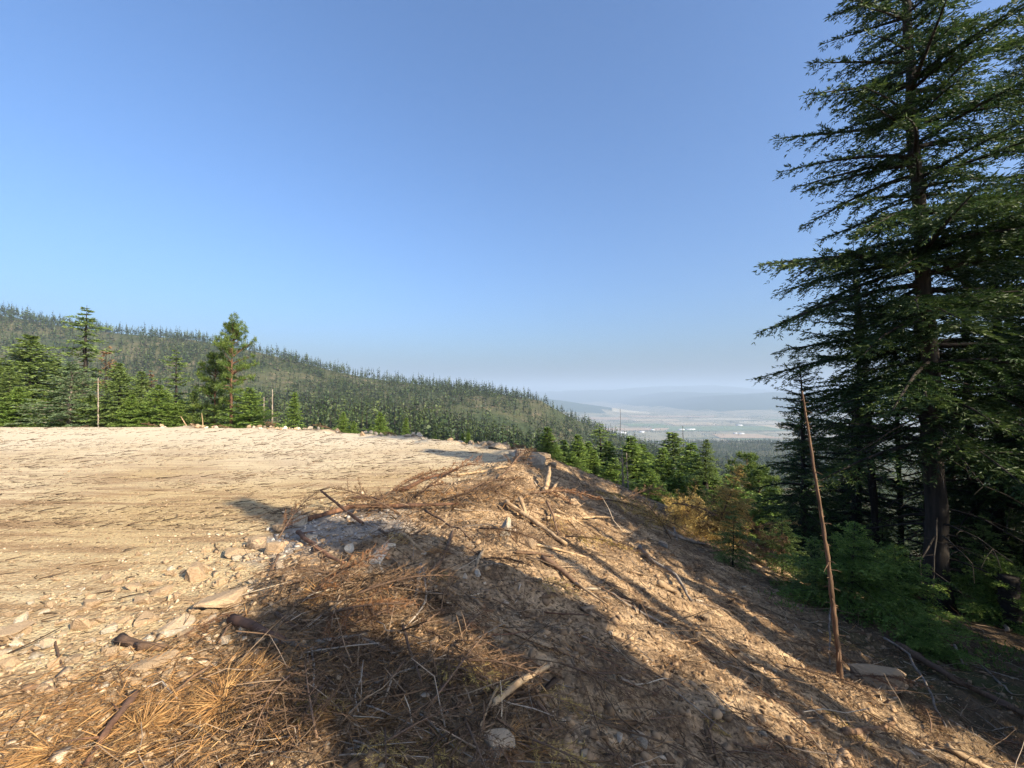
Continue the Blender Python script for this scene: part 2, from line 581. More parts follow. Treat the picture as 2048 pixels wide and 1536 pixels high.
class Acc:
    """collects tubes and kites into one mesh"""
    def __init__(self):
        self.v, self.q, self.t, self.a, self.n = [], [], [], [], 0

    def add(self, v, quads=None, tris=None, a=None):
        v = np.asarray(v, float).reshape(-1, 3)
        if quads is not None and len(quads):
            self.q.append(np.asarray(quads) + self.n)
        if tris is not None and len(tris):
            self.t.append(np.asarray(tris) + self.n)
        self.v.append(v)
        self.a.append(np.full(len(v), .5) if a is None else np.asarray(a, float))
        self.n += len(v)

    def tube(self, pts, rad, sides=6, cap=True, rough=0.0, a=None):
        pts = np.asarray(pts, float); n = len(pts)
        rad = np.broadcast_to(np.asarray(rad, float), (n,))
        tan = nrm(np.gradient(pts, axis=0))
        ref = np.array([0, 0, 1.0]) if abs(tan[0, 2]) < .9 else np.array([1.0, 0, 0])
        s = nrm(np.cross(tan, ref)); u = np.cross(s, tan)
        th = np.linspace(0, 2 * math.pi, sides, endpoint=False)
        rr = rad[:, None] * (1 + rough * (rng.random((n, sides)) - .5))
        ring = pts[:, None, :] + rr[..., None] * (np.cos(th)[None, :, None] * s[:, None, :] + np.sin(th)[None, :, None] * u[:, None, :])
        idx = np.arange(n * sides).reshape(n, sides)
        q = np.stack([idx[:-1], np.roll(idx, -1, 1)[:-1], np.roll(idx, -1, 1)[1:], idx[1:]], -1).reshape(-1, 4)
        v = ring.reshape(-1, 3); tr = None
        if cap:
            v = np.concatenate([v, pts[:1], pts[-1:]])
            c0, c1 = n * sides, n * sides + 1
            a0, a1 = idx[0], idx[-1]
            tr = np.concatenate([np.stack([np.roll(a0, -1), a0, np.full(sides, c0)], -1), np.stack([a1, np.roll(a1, -1), np.full(sides, c1)], -1)])
        self.add(v, q, tr, None if a is None else np.full(len(v), a))

    def kites(self, P, D, L, W, val, wide=0.45, bend=0.0):
        n = len(P)
        if n == 0:
            return
        D = nrm(D)
        rnd = nrm(rng.normal(size=(n, 3)))
        S = nrm(np.cross(D, rnd))
        L = np.broadcast_to(L, (n,))[:, None]; W = np.broadcast_to(W, (n,))[:, None]
        N = np.cross(D, S)
        v = np.stack([P, P + D * L * wide + S * W * .5 + N * L * bend, P + D * L, P + D * L * wide - S * W * .5 + N * L * bend], 1)
        i = np.arange(n)[:, None] * 4
        self.add(v.reshape(-1, 3), i + np.array([[0, 1, 2, 3]]), None, np.repeat(np.clip(val, 0, 1), 4))

    def mesh(self, name, mats, smooth=False, mat_idx=None):
        f = []
        if self.q: f.append(np.concatenate(self.q))
        if self.t: f.append(np.concatenate(self.t))
        return mesh_data(name, np.concatenate(self.v), f, mats, smooth, {"v": np.concatenate(self.a)}, mat_idx)


def conifer(seed, h, r, base=.05, gap=.22, per=4, prof=None, rise=(-.05, .75), droop=.30, bsp=.11, blen=.36, ssp=.06, sl=.11, sw=.03,
            trunk=.028, irr=.25, bare=.15, lean=(0, 0), thin=0.0, limb_sides=4, tuft=0, dead=0, whorl=0.0):
    """returns wood Acc and foliage Acc for a tree of height h with its base at the origin"""
    global rng
    keep = rng
    rng = np.random.default_rng(seed)
    wood, leaf = Acc(), Acc()
    nz = 26
    tz = np.linspace(0, 1, nz)
    wob = np.cumsum(rng.normal(size=(nz, 2)), 0) * h * .0016
    ax = np.stack([lean[0] * tz * h + wob[:, 0], lean[1] * tz * h + wob[:, 1], tz * h], -1)
    r0 = trunk * h
    rad = r0 * np.clip(1 - tz, .02, 1) ** .85 * (1 + .55 * np.exp(-tz * h / max(.045 * h, .15)))
    wood.tube(ax, np.maximum(rad, .004 * h / 8), 12 if h > 9 else 8, True, .10)
    for _ in range(dead):                       # dead lower limbs, bare and drooping
        zz = h * base * rng.uniform(.15, 1.35)
        az = rng.random() * 6.28
        o = np.array([np.interp(zz, ax[:, 2], ax[:, 0]), np.interp(zz, ax[:, 2], ax[:, 1]), zz])
        L = r * rng.uniform(.25, .75)
        d = np.array([math.cos(az), math.sin(az), rng.normal() * .15])
        s = np.linspace(0, 1, 6)[:, None]
        q = o + d * L * s + np.array([0, 0, -1.0]) * (L * .35 * s ** 2) + np.cumsum(rng.normal(size=(6, 3)), 0) * .025 * L * s
        wood.tube(q, .022 * (1 - .8 * s[:, 0]) + .003, 5, False)
        for k in range(5):
            i = rng.integers(1, 6); e = d + rng.normal(size=3) * .7
            wood.tube(np.array([q[i], q[i] + e * L * .13, q[i] + e * L * .25 + np.array([0, 0, -.05 * L])]), np.array([.008, .006, .003]), 3, False)
    prof = prof or (lambda t: (1 - t) ** .85 * min(1.0, .72 + 1.6 * t))
    z = base * h; az = rng.random() * 6.28
    BP, BD, BL, BV, BU = [], [], [], [], []
    TP, TD, TV = [], [], []
    while z < h * .985:
        t = (z - base * h) / (h * (1 - base))
        nb = per if t < .9 else 3
        wf = 1 + whorl * rng.normal()
        for j in range(nb):
            az += 2 * math.pi / nb + rng.normal() * .35
            if rng.random() < thin:
                continue
            L = r * prof(t) * wf * (1 + irr * rng.normal()) + .03 * h * (1 - t) * .2
            L = max(L, .06 * r)
            zz = min(z + rng.normal() * gap * .35, h * .99)
            o = np.array([np.interp(zz, ax[:, 2], ax[:, 0]), np.interp(zz, ax[:, 2], ax[:, 1]), zz])
            hd = np.array([math.cos(az), math.sin(az), 0.0])
            ri = rise[0] + (rise[1] - rise[0]) * t + rng.normal() * .10
            dr = droop * (1 - .6 * t) * (1 + .3 * rng.normal())
            sd = np.array([-hd[1], hd[0], 0.0])
            cv = rng.normal() * .10
            def pos(s):
                s = np.asarray(s, float)[:, None]
                return o + hd * (L * s) + sd * (L * cv * s * s) + np.array([0, 0, 1.0]) * (L * (ri * s - dr * s ** 2 + .18 * dr * s ** 4))
            ts = np.linspace(0, 1, 6)
            pp = pos(ts)
            wood.tube(pp, np.maximum(.30 * r0 * (L / r) ** .6 * (1 - ts * .9), .0016 * h ** .5), limb_sides, False)
            n = max(3, int(L * (1 - bare) / bsp))
            tj = bare * rng.uniform(.6, 1.3) + (1 - bare) * (np.arange(n) + rng.random(n)) / n
            tj = np.clip(tj, .04, .99)
            bp = pos(tj); fw = nrm(pos(tj + .02) - bp)
            for sg in (-1, 1, 0):
                if sg == 0 and n < 4:
                    continue
                sel = np.arange(n) if sg else np.arange(n)[rng.random(n) < .35]
                m = len(sel)
                up = rng.normal(size=(m, 1)) * .22 - .10
                d = fw[sel] * .62 + sd * (sg * .78) + np.array([0, 0, 1.0]) * (up if sg else np.abs(up) * 2.2)
                lb = blen * L * (1.08 - tj[sel]) ** .75 * rng.uniform(.55, 1.15, m) * (1 if sg else .45)
                lb = np.clip(lb, min(sl * 1.1, .3 * L), .95 * r)
                BP.append(bp[sel]); BD.append(nrm(d)); BL.append(lb)
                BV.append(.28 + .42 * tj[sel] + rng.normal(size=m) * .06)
            if tuft:
                TP.append(pp[-1:]); TD.append(nrm(pp[-1:] - pp[-2:-1])); TV.append(np.array([.6]))
            # leading shoots on the limb tip
            k = max(2, int(.45 * L / ssp))
            tk = 1 - .45 * rng.random(k)
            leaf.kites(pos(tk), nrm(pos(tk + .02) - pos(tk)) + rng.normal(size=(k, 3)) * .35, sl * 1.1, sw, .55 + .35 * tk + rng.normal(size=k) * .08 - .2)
        z += gap * rng.uniform(.7, 1.3) * (1 - .45 * t)
    BP = np.concatenate(BP); BD = np.concatenate(BD); BL = np.concatenate(BL); BV = np.concatenate(BV)
    if tuft:
        # pine: needles in brushes at the ends of the side twigs
        ends = BP + BD * BL[:, None] * .9 + np.array([0, 0, 1]) * BL[:, None] * .25
        ends = np.concatenate([ends, np.concatenate(TP)]); dirs = np.concatenate([BD + np.array([0, 0, .5]), np.concatenate(TD)])
        vals = np.concatenate([BV, np.concatenate(TV)])
        k = tuft
        P = np.repeat(ends, k, 0) + rng.normal(size=(len(ends) * k, 3)) * sl * .18
        D = nrm(np.repeat(nrm(dirs), k, 0) * .55 + rng.normal(size=P.shape) * .62)
        leaf.kites(P, D, sl * rng.uniform(.7, 1.2, len(P)), sw, np.repeat(vals, k) + rng.normal(size=len(P)) * .12 + .25 * (D[:, 2] - .2))
    else:
        ns = np.maximum(2, (BL / ssp).astype(int))
        idx = np.repeat(np.arange(len(BP)), ns)
        first = np.repeat(np.cumsum(ns) - ns, ns)
        s = (np.arange(len(idx)) - first + rng.random(len(idx))) / ns[idx]
        sag = np.array([0, 0, -1.0]) * (BL[idx] * .22 * s ** 2)[:, None]
        P0 = BP[idx] + BD[idx] * (BL[idx] * s)[:, None] + sag
        side = nrm(np.cross(BD[idx], np.array([0, 0, 1.0])))
        for sg in (-1, 1):
            D = nrm(BD[idx] * .72 + side * sg * .66 + np.array([0, 0, 1.0]) * (rng.normal(size=(len(idx), 1)) * .30 - .10))
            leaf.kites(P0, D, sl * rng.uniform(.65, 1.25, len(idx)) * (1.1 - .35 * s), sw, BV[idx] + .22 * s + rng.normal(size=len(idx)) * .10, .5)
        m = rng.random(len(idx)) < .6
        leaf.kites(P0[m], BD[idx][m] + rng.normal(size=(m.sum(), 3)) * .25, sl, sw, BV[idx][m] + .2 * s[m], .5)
    rng = keep
    return wood, leaf


def open_prof(t):
    return (1 - t) ** .75 * (.55 + .45 * (.5 + .5 * math.sin(t * 31)))


def young_prof(t):
    return (1 - t) ** .95 * min(1.0, .85 + .8 * t)


def pine_prof(t):
    return math.sqrt(max(0.0, 1 - (2 * t - .75) ** 2 / 1.6)) * (1 - .35 * t)


T = {}


def template(key, wood, leaf, bark, needles):
    T[key] = (wood.mesh("trunk", [bark], True), leaf.mesh("crown", [needles]))


def tree(key, name, loc, h_scale, label, cat="tree", group=None, w=1.0, rz=None, lean=(0, 0), mats=None):
    e = link(name, None, loc=loc, label=label, cat=cat, group=group)
    e.empty_display_size = .3
    e.rotation_euler = (lean[0], lean[1], rng.random() * 6.28 if rz is None else rz)
    e.scale = (h_scale * w, h_scale * w, h_scale)
    for nm, me in zip(("trunk", "crown"), T[key]):
        link(nm, me, e)
    return e
# ------------------------------------------------------------------ tree kinds
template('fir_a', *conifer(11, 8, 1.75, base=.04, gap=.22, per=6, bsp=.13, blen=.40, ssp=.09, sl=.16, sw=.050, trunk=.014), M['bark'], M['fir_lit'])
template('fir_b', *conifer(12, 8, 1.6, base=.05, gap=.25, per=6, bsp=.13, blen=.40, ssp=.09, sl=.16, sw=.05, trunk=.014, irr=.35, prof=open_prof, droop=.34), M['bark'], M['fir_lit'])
template('fir_young', *conifer(13, 5, 1.55, base=.05, gap=.18, per=6, bsp=.10, blen=.42, ssp=.075, sl=.13, sw=.040, trunk=.012, prof=young_prof, rise=(.12, .8), droop=.22), M['bark'], M['fir_young'])
template('fir_slim', *conifer(14, 9, 1.25, base=.03, gap=.21, per=6, bsp=.13, blen=.42, ssp=.085, sl=.15, sw=.048, trunk=.012, rise=(-.1, .7)), M['bark'], M['fir_young'])
template('fir_blue', *conifer(15, 5, 1.45, base=.14, gap=.22, per=6, bsp=.11, ssp=.08, sl=.13, sw=.038, trunk=.016, prof=young_prof, rise=(.2, .8), droop=.18), M['grey_wood'], M['fir_blue'])
template('fir_tall', *conifer(16, 9, 1.7, base=.10, gap=.42, per=4, bsp=.14, ssp=.09, sl=.16, sw=.048, trunk=.016, irr=.35, prof=open_prof, rise=(-.12, .45), droop=.30, bare=.08), M['bark'], M['fir_lit'])
template('pine', *conifer(17, 8, 1.45, base=.34, gap=.46, per=4, bsp=.34, blen=.30, sl=.24, sw=.030, trunk=.020, prof=pine_prof, rise=(.15, .9), droop=.10, tuft=34, irr=.30), M['bark_red'], M['pine'])
template('pine_low', *conifer(18, 6, 1.45, base=.10, gap=.46, per=4, bsp=.32, blen=.32, sl=.24, sw=.030, trunk=.018, prof=pine_prof, rise=(.1, .8), droop=.10, tuft=34), M['bark_red'], M['pine'])
template('dead_fir', *conifer(19, 6, 1.0, base=.08, gap=.35, per=4, bsp=.22, ssp=.16, sl=.13, sw=.03, trunk=.014, thin=.3), M['bark'], M['dead'])
# the two big firs close by, built fine
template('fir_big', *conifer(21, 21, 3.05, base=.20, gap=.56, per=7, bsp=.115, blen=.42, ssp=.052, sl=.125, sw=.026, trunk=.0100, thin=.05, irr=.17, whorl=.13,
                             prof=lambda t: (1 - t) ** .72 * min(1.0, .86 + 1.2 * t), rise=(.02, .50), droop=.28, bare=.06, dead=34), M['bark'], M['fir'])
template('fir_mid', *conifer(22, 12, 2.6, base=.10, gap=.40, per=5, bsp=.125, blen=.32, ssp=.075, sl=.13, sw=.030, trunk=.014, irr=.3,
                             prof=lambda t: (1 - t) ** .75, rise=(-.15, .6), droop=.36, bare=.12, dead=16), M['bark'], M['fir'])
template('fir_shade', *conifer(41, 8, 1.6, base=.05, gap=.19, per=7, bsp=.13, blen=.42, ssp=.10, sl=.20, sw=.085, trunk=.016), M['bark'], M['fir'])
TH = dict(fir_shade=8, fir_a=8, fir_b=8, fir_young=5, fir_slim=9, fir_blue=5, fir_tall=9, pine=8, pine_low=6, dead_fir=6, fir_big=21, fir_mid=12)


WID = 1.45


def put(key, name, u, vtop, d, label, w=1.0, cat="tree", group=None, rz=None, lean=(0, 0), sink=.15):
    x = (u - CX) / FPX * d
    b = gz(x, d) - sink
    h = EYE + (HORIZ - vtop) / FPX * d - b
    return tree(key, name, (x, d, b), h / TH[key], label, cat, group, w * WID, rz, lean)


# ------------------------------------------------------------------ trees along the far edge of the pad (left)
G1 = "trees behind the far edge of the pad"
put('fir_a', 'fir_tree', -25, 690, 29, "bushy green fir cut off by the left edge of the picture", 1.25, group=G1)
put('fir_a', 'fir_tree', 66, 668, 30.5, "broad green fir, second from the left edge behind the pad", 1.35, group=G1)
put('fir_b', 'fir_tree', 20, 735, 28, "low fir in front of the broad fir at the far left", 1.25, group=G1)
put('fir_tall', 'fir_tree', 168, 609, 33, "tallest dark fir at left with a layered open top above the others", 1.05, group=G1)
put('fir_blue', 'fir_tree', 142, 722, 28, "pale bluish young fir with bare whitish lower trunk behind the pad", 1.15, group=G1)
put('fir_young', 'fir_tree', 104, 778, 28, "small green fir left of the pale bluish fir", 1.1, group=G1)
put('dead_fir', 'dead_tree', 214, 694, 31, "brown dead conifer just right of the tallest left fir", .9, cat="dead tree", group=G1)
put('fir_a', 'fir_tree', 241, 724, 28.5, "full green fir right of the bare leaning pole at left", 1.2, group=G1)
put('fir_b', 'fir_tree', 284, 742, 30, "dark green fir between the full fir and the pale low fir", 1.2, group=G1)
put('fir_young', 'fir_tree', 322, 770, 28, "low spreading pale fir with branches down to the pad edge", 1.25, group=G1)
put('fir_tall', 'fir_tree', 352, 697, 32, "dark layered fir midway between the tallest fir and the pine", .95, group=G1)
put('dead_fir', 'dead_tree', 302, 742, 30.5, "rusty half dead conifer behind the pale low fir", .8, cat="dead tree", group=G1)
put('fir_b', 'fir_tree', 388, 780, 28.5, "small dark fir left of the pine trees", 1.2, group=G1)
put('pine', 'pine_tree', 462, 649, 27.5, "tall pine with bare reddish lower trunk and tufted top", .54, group=G1)
put('pine_low', 'pine_tree', 432, 716, 29, "shorter dark pine leaning against the left of the tall pine", .62, group=G1)
put('fir_young', 'fir_tree', 503, 776, 28, "bushy low fir just right of the tall pine", 1.35, group=G1)
put('fir_slim', 'fir_tree', 588, 783, 40, "slender fir standing right of the two bleached snags", 1.0, group=G1)
for u, v, d, k, w, lab in [(-60, 730, 31, 'fir_young', 1.3, "green fir half outside the left edge of the picture"), (40, 775, 27.5, 'fir_young', 1.3, "lowest bushy fir in front at the far left"),
                           (110, 720, 32, 'fir_b', 1.2, "dim fir filling the gap behind the pale bluish fir"), (180, 790, 28.6, 'fir_young', 1.2, "low fir under the brown dead conifer"),
                           (262, 790, 27.8, 'fir_young', 1.2, "low bright fir at the foot of the full green fir"), (365, 800, 28.5, 'fir_young', 1.3, "low fir below the dark layered fir"),
                           (415, 800, 28.6, 'fir_b', 1.2, "low dark fir at the foot of the two pines")]:
    put(k, 'fir_tree', u, v, d, lab, w, group=G1)
G2 = "small firs poking up past the far pad edge"
for u, v, d, k, w, lab in [(686, 824, 27, 'fir_young', .8, "young fir at the far pad edge, leftmost of the small row"),
                           (709, 842, 27, 'fir_young', .75, "very small fir beside the leftmost young fir at the pad edge"),
                           (762, 824, 25, 'fir_young', .85, "bright young fir behind the rubble heap at the pad edge"),
                           (812, 834, 25, 'fir_slim', 1.0, "dark slim fir right of the bright young fir"),
                           (742, 852, 24, 'fir_young', .9, "tiny fir top left of the bright young fir"),
                           (871, 864, 21, 'fir_slim', .9, "little fir tip behind the pad edge, middle of the row"),
                           (925, 866, 20, 'fir_slim', 1.0, "little fir tip, left of a close pair at the pad edge"),
                           (937, 858, 21, 'fir_slim', 1.0, "little fir tip, right of a close pair at the pad edge"),
                           (1021, 886, 19, 'fir_slim', .9, "smallest fir tip beside the grey rock heap at the pad corner")]:
    put(k, 'fir_tree', u, v, d, lab, w, group=G2)
G3 = "firs growing below the end of the pad"
for u, v, d, k, w, lab in [(1095, 853, 24, 'fir_slim', 1.15, "bright fir right at the corner where the pad drops away"),
                           (1127, 878, 27, 'fir_slim', 1.0, "small fir second from the pad corner"),
                           (1156, 868, 26, 'fir_slim', 1.0, "yellowish green fir third from the pad corner"),
                           (1202, 842, 30, 'fir_tall', .85, "tallest open fir in the clump below the pad"),
                           (1188, 900, 26, 'fir_slim', .9, "low bright fir in front of the tallest open fir"),
                           (1226, 915, 25, 'fir_young', .8, "short young fir left of the bleached snag"),
                           (1262, 871, 28, 'fir_slim', 1.15, "dense green fir just right of the bleached snag"),
                           (1300, 905, 31, 'fir_slim', 1.0, "narrow fir behind, between two denser firs"),
                           (1322, 894, 27, 'fir_slim', 1.0, "pale green fir in the middle of the clump below the pad"),
                           (1346, 863, 33, 'fir_b', .9, "tall darker fir behind the middle of the clump"),
                           (1378, 884, 30, 'fir_slim', 1.0, "green fir left of the lopsided tree"),
                           (1112, 888, 25, 'fir_slim', 1.1, "bushy fir squeezed between the corner fir and its neighbour"),
                           (1142, 905, 24, 'fir_young', .9, "low fir in front of the second and third firs"),
                           (1176, 882, 28, 'fir_slim', 1.0, "plain green fir left of the tallest open fir"),
                           (1217, 880, 29, 'fir_slim', 1.0, "plain green fir right of the tallest open fir"),
                           (1283, 886, 30, 'fir_slim', 1.1, "fir close behind the dense green fir"),
                           (1335, 915, 25, 'fir_slim', 1.0, "bright narrow fir before the tall darker fir"),
                           (1392, 905, 27, 'fir_slim', 1.0, "green fir hidden behind the lopsided tree stem"),
                           (1426, 935, 26, 'fir_slim', 1.0, "fir right of the lopsided tree"),
                           (1455, 950, 27, 'fir_young', .9, "low fir left of the young pine"),
                           (1302, 940, 23, 'fir_young', .9, "low bushy fir at the foot of the clump"),
                           (1360, 945, 24, 'fir_young', .9, "rounded young fir left of the golden brush"),
                           (1395, 960, 23, 'fir_young', .85, "small fir directly behind the golden brush"),
                           (1490, 918, 30, 'pine_low', .7, "young pine right of the golden brush"),
                           (1518, 945, 28, 'pine_low', .75, "smaller young pine next to the big firs"),
                           (1535, 975, 24, 'fir_young', .9, "low fir at the edge of the dark forest")]:
    put(k, 'pine_tree' if 'pine' in k else 'fir_tree', u, v, d, lab, w * (1.0 if 'pine' in k else 1.6), group=G3)

# ------------------------------------------------------------------ the dark stand of firs on the right
G4 = "big firs at the right edge"
bx, by = 9.95, 10.0
tree('fir_big', 'fir_tree', (bx, by, gz(bx, by) - .2), 1.0, "huge dark fir with thick trunk nearest the slope, cut by the top edge", group=G4, rz=.6, lean=(0, -.055))
for x, y, k, s, w, rz, lab in [(11.6, 14.6, 'fir_mid', 1.0, 1.0, .3, "fir with thin dark trunk standing behind the left of the huge fir"),
                               (8.9, 13.2, 'fir_mid', .57, 1.0, 2.0, "shorter fir at the left edge of the dark stand, beside the valley view"),
                               (11.6, 17.0, 'fir_mid', .60, 1.0, 4.0, "fir seen low behind the shorter edge fir"),
                               (14.6, 13.0, 'fir_mid', 1.1, 1.0, 1.1, "fir crowding the right side of the huge fir trunk"),
                               (14.3, 11.5, 'fir_big', .85, 1.1, 5.0, "leafy fir right of the huge trunk, near the right edge"),
                               (18.5, 16.0, 'fir_mid', 1.0, 1.0, 3.0, "dim fir deep in the stand at right"),
                               (15.0, 19.0, 'fir_mid', .7, 1.1, .9, "dim fir behind the huge trunk"),
                               (21.0, 20.5, 'fir_mid', .8, 1.1, 2.7, "farthest dim fir glimpsed through the stand"),
                               (23.5, 17.5, 'fir_mid', .95, 1.1, 4.1, "dim fir at the far right of the stand"),
                               (17.2, 13.2, 'fir_mid', .9, 1.1, .5, "dark fir filling the right edge behind the sapling"),
                               (16.0, 15.6, 'fir_mid', .75, 1.1, 2.2, "dark fir between the huge trunk and the right edge"),
                               (12.9, 16.2, 'fir_mid', .65, 1.1, 3.7, "low dark fir right behind the slender trunks"),
                               (17.5, 22.5, 'fir_mid', .55, 1.1, 1.9, "dim low fir behind the left part of the stand")]:
    tree(k, 'fir_tree', (x, y, gz(x, y) - .15), s, lab, group=G4, w=w, rz=rz)
# trees beside and behind the photographer, outside the frame, whose shadows streak the slope
G5 = "firs beside the photographer that shade the slope"
for i, (x, y, top, w) in enumerate([(9.0, -3.0, 8.6, .62), (7.6, -2.6, 5.2, 1.0), (12.0, 2.9, 9.3, 1.05), (8.0, -.2, 4.7, .36), (10.5, -1.2, 6.0, .25), (9.0, 1.9, 4.3, .36), (11.0, 1.2, 5.0, .26), (9.6, 3.4, 3.4, .3), 
                                    (8.0, -4.1, 6.2, 1.0), (16.4, 7.4, 12, 1.1), (18.5, 4.6, 12, 1.1), (20, 9.5, 13, 1.1), (9.6, -5.0, 5.2, .7), (23, 6, 14, 1.2)]):
    b = gz(x, y) - .15
    k = 'fir_mid' if top > 9.5 else 'fir_shade'
    tree(k, 'fir_tree', (x, y, b), (top - b) / TH[k], "fir beside the photographer throwing its shadow on the slope", group=G5, w=w)
# ------------------------------------------------------------------ forest on the hillsides
def far_tree(seed, nk, h=18.0, r=2.2, base=.08, fat=.5):
    global rng
    keep = rng; rng = np.random.default_rng(seed)
    a = Acc()
    a.tube(np.array([[0, 0, 0], [0, 0, h * .5], [0, 0, h]]), np.array([.28, .18, .03]), 3, False, 0, .02)
    nq_trunk = sum(len(q) for q in a.q)
    t = (np.arange(nk) + rng.random(nk)) / nk
    z = h * (base + (1 - base) * t)
    az = rng.random(nk) * 6.28
    L = r * (1 - t) ** .8 * rng.uniform(.6, 1.2, nk) + .35
    P = np.stack([np.zeros(nk), np.zeros(nk), z], -1)
    D = np.stack([np.cos(az), np.sin(az), -.35 + .9 * t], -1)
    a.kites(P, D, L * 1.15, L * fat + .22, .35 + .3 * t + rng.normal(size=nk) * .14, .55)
    mi = np.concatenate([np.ones(nq_trunk), np.zeros(nk)])
    rng = keep
    return a, mi


FAR = [far_tree(100 + i, 100, 18, r * .85, b, .46) for i, (r, b) in enumerate([(2.6, .05), (2.3, .10), (3.0, .08), (2.0, .05), (2.5, .25), (2.2, .02)])]
FARLOW = [far_tree(200 + i, 15, 18, r * 1.1, b, .85) for i, (r, b) in enumerate([(2.9, .06), (2.4, .12), (3.2, .10), (2.2, .05), (2.7, .3), (2.5, .02)])]
FARM = [a.mesh("conifer", [M['fir_far'], M['bark']], False, mi) for a, mi in FAR]


def proj(x, y, z):
    return CX + x / y * FPX, HORIZ - (z - EYE) / y * FPX


frng = np.random.default_rng(5)
# dense stand in the draw
n = 5200
y = np.sqrt(frng.uniform(185 ** 2, 345 ** 2, n)); x = y * frng.uniform(-.75, .28, n)
z = ground(x, y, False)
hh = frng.normal(19, 3.2, n).clip(10, 27)
u, vt = proj(x, y, z + hh); vb = proj(x, y, z)[1]
ok = (vt < 890) & (x < .10 * y + 20 + 15 * frng.normal(size=n)) & (frng.random(n) < .62)
dx, dy, dz, dh = x[ok], y[ok], z[ok], hh[ok]
vis = np.argsort(dy + 25 * frng.random(len(dy)))
ind, rest = vis[:230], vis[230:]
for i in ind:
    s = dh[i] / 18
    o = link("conifer", FARM[frng.integers(6)], None, (dx[i], dy[i], dz[i] - .4), (0, 0, frng.random() * 6.28), (s, s, s),
             "dark conifer in the dense stand in the draw beyond the pad", "tree", "conifers in the dense stand beyond the pad")
pts = [np.stack([dx[rest], dy[rest], dz[rest], dh[rest] / 18], -1)]
# open woods on the ridge face and the lower slopes to the right
n = 32000
y = np.sqrt(frng.uniform(330 ** 2, 790 ** 2, n)); x = y * frng.uniform(-1.25, .34, n)
n2 = 15000
y2 = np.sqrt(frng.uniform(300 ** 2, 1750 ** 2, n2)); x2 = y2 * frng.uniform(.12, .75, n2)
x = np.concatenate([x, x2]); y = np.concatenate([y, y2]); n = len(x)
z = ground(x, y, False)
hh = (4 + frng.gamma(3.2, 2.1, n)).clip(4, 21)
dens = .42 - .10 * sstep(430, 560, y) * (x / y < .3) + .75 * fbm(x / 75, y / 110, 4, 301) + .35 * fbm(x / 25, y / 25, 2, 302)
low = np.clip((430 - y) / 100, 0, 1)
dens = dens + .5 * low + .40 * sstep(.30, .42, x / y)
crest = np.abs(y - 705) < 14
dens = np.where(crest, dens + .25, dens)
dens = dens - .22 * np.exp(-((x - 90) / 80) ** 2 - ((y - 600) / 120) ** 2)
u, vt = proj(x, y, z + hh)
lim = np.where(u < 1080, 890, 1010)
dens = np.maximum(dens, .10)
ok = (frng.random(n) < dens * .85) & (vt < lim) & (y < np.where(x / y < .28, 770, 1800))
fx, fy, fz, fh = x[ok], y[ok], z[ok], hh[ok]
order = np.argsort(fy)
ind2 = order[:70]
for i in ind2:
    s = fh[i] / 18
    o = link("conifer", FARM[frng.integers(6)], None, (fx[i], fy[i], fz[i] - .4), (0, 0, frng.random() * 6.28), (s * 1.1, s * 1.1, s),
             "conifer among the nearest scattered trees low on the opposite hillside", "tree", "nearest scattered conifers on the hillside")
keepm = np.ones(len(fx), bool); keepm[ind2] = False
pts.append(np.stack([fx, fy, fz, fh / 18], -1)[keepm])
pts = np.concatenate(pts)


def spread_trees(name, pts, label, temps, mats):
    V, Q, A, MI = [], [], [], []
    off = 0
    kind = frng.integers(0, len(temps), len(pts))
    for k, (a, mi) in enumerate(temps):
        p = pts[kind == k]
        tv = np.concatenate(a.v); tq = np.concatenate(a.q); ta = np.concatenate(a.a)
        th = frng.random(len(p)) * 6.28
        c, s = np.cos(th)[:, None], np.sin(th)[:, None]
        sc = p[:, 3][:, None]; wd = sc * frng.uniform(.8, 1.25, len(p))[:, None]
        X = (tv[None, :, 0] * c - tv[None, :, 1] * s) * wd + p[:, 0][:, None]
        Y = (tv[None, :, 0] * s + tv[None, :, 1] * c) * wd + p[:, 1][:, None]
        Z = tv[None, :, 2] * sc + p[:, 2][:, None] - .4
        V.append(np.stack([X, Y, Z], -1).reshape(-1, 3))
        Q.append((tq[None] + (np.arange(len(p)) * len(tv))[:, None, None]).reshape(-1, 4) + off)
        A.append((ta[None] + frng.normal(size=(len(p), 1)) * .24).clip(0, 1).ravel())
        MI.append(np.tile(mi, len(p)))
        off += len(p) * len(tv)
    me = mesh_data(name, np.concatenate(V), [np.concatenate(Q)], mats, False, {"v": np.concatenate(A)}, np.concatenate(MI))
    return link(name, me, kind="stuff", label=label)


spread_trees("hillside_forest", pts, "open conifer forest covering the ridge and lower slopes", FARLOW, [M['fir_far'], M['bark']])
print("far trees", len(pts))

# ------------------------------------------------------------------ valley: fields, tree belts, sheds
def flat_mat(name, c, c2, sc):
    t = NT(name)
    return t.bsdf(t.mix(t.ramp(t.noise(t.pos(False, (1, 2, 0)), sc, 4), [(.4, 0.0), (.6, 1.0)]), c, c2), .95, None, .1)


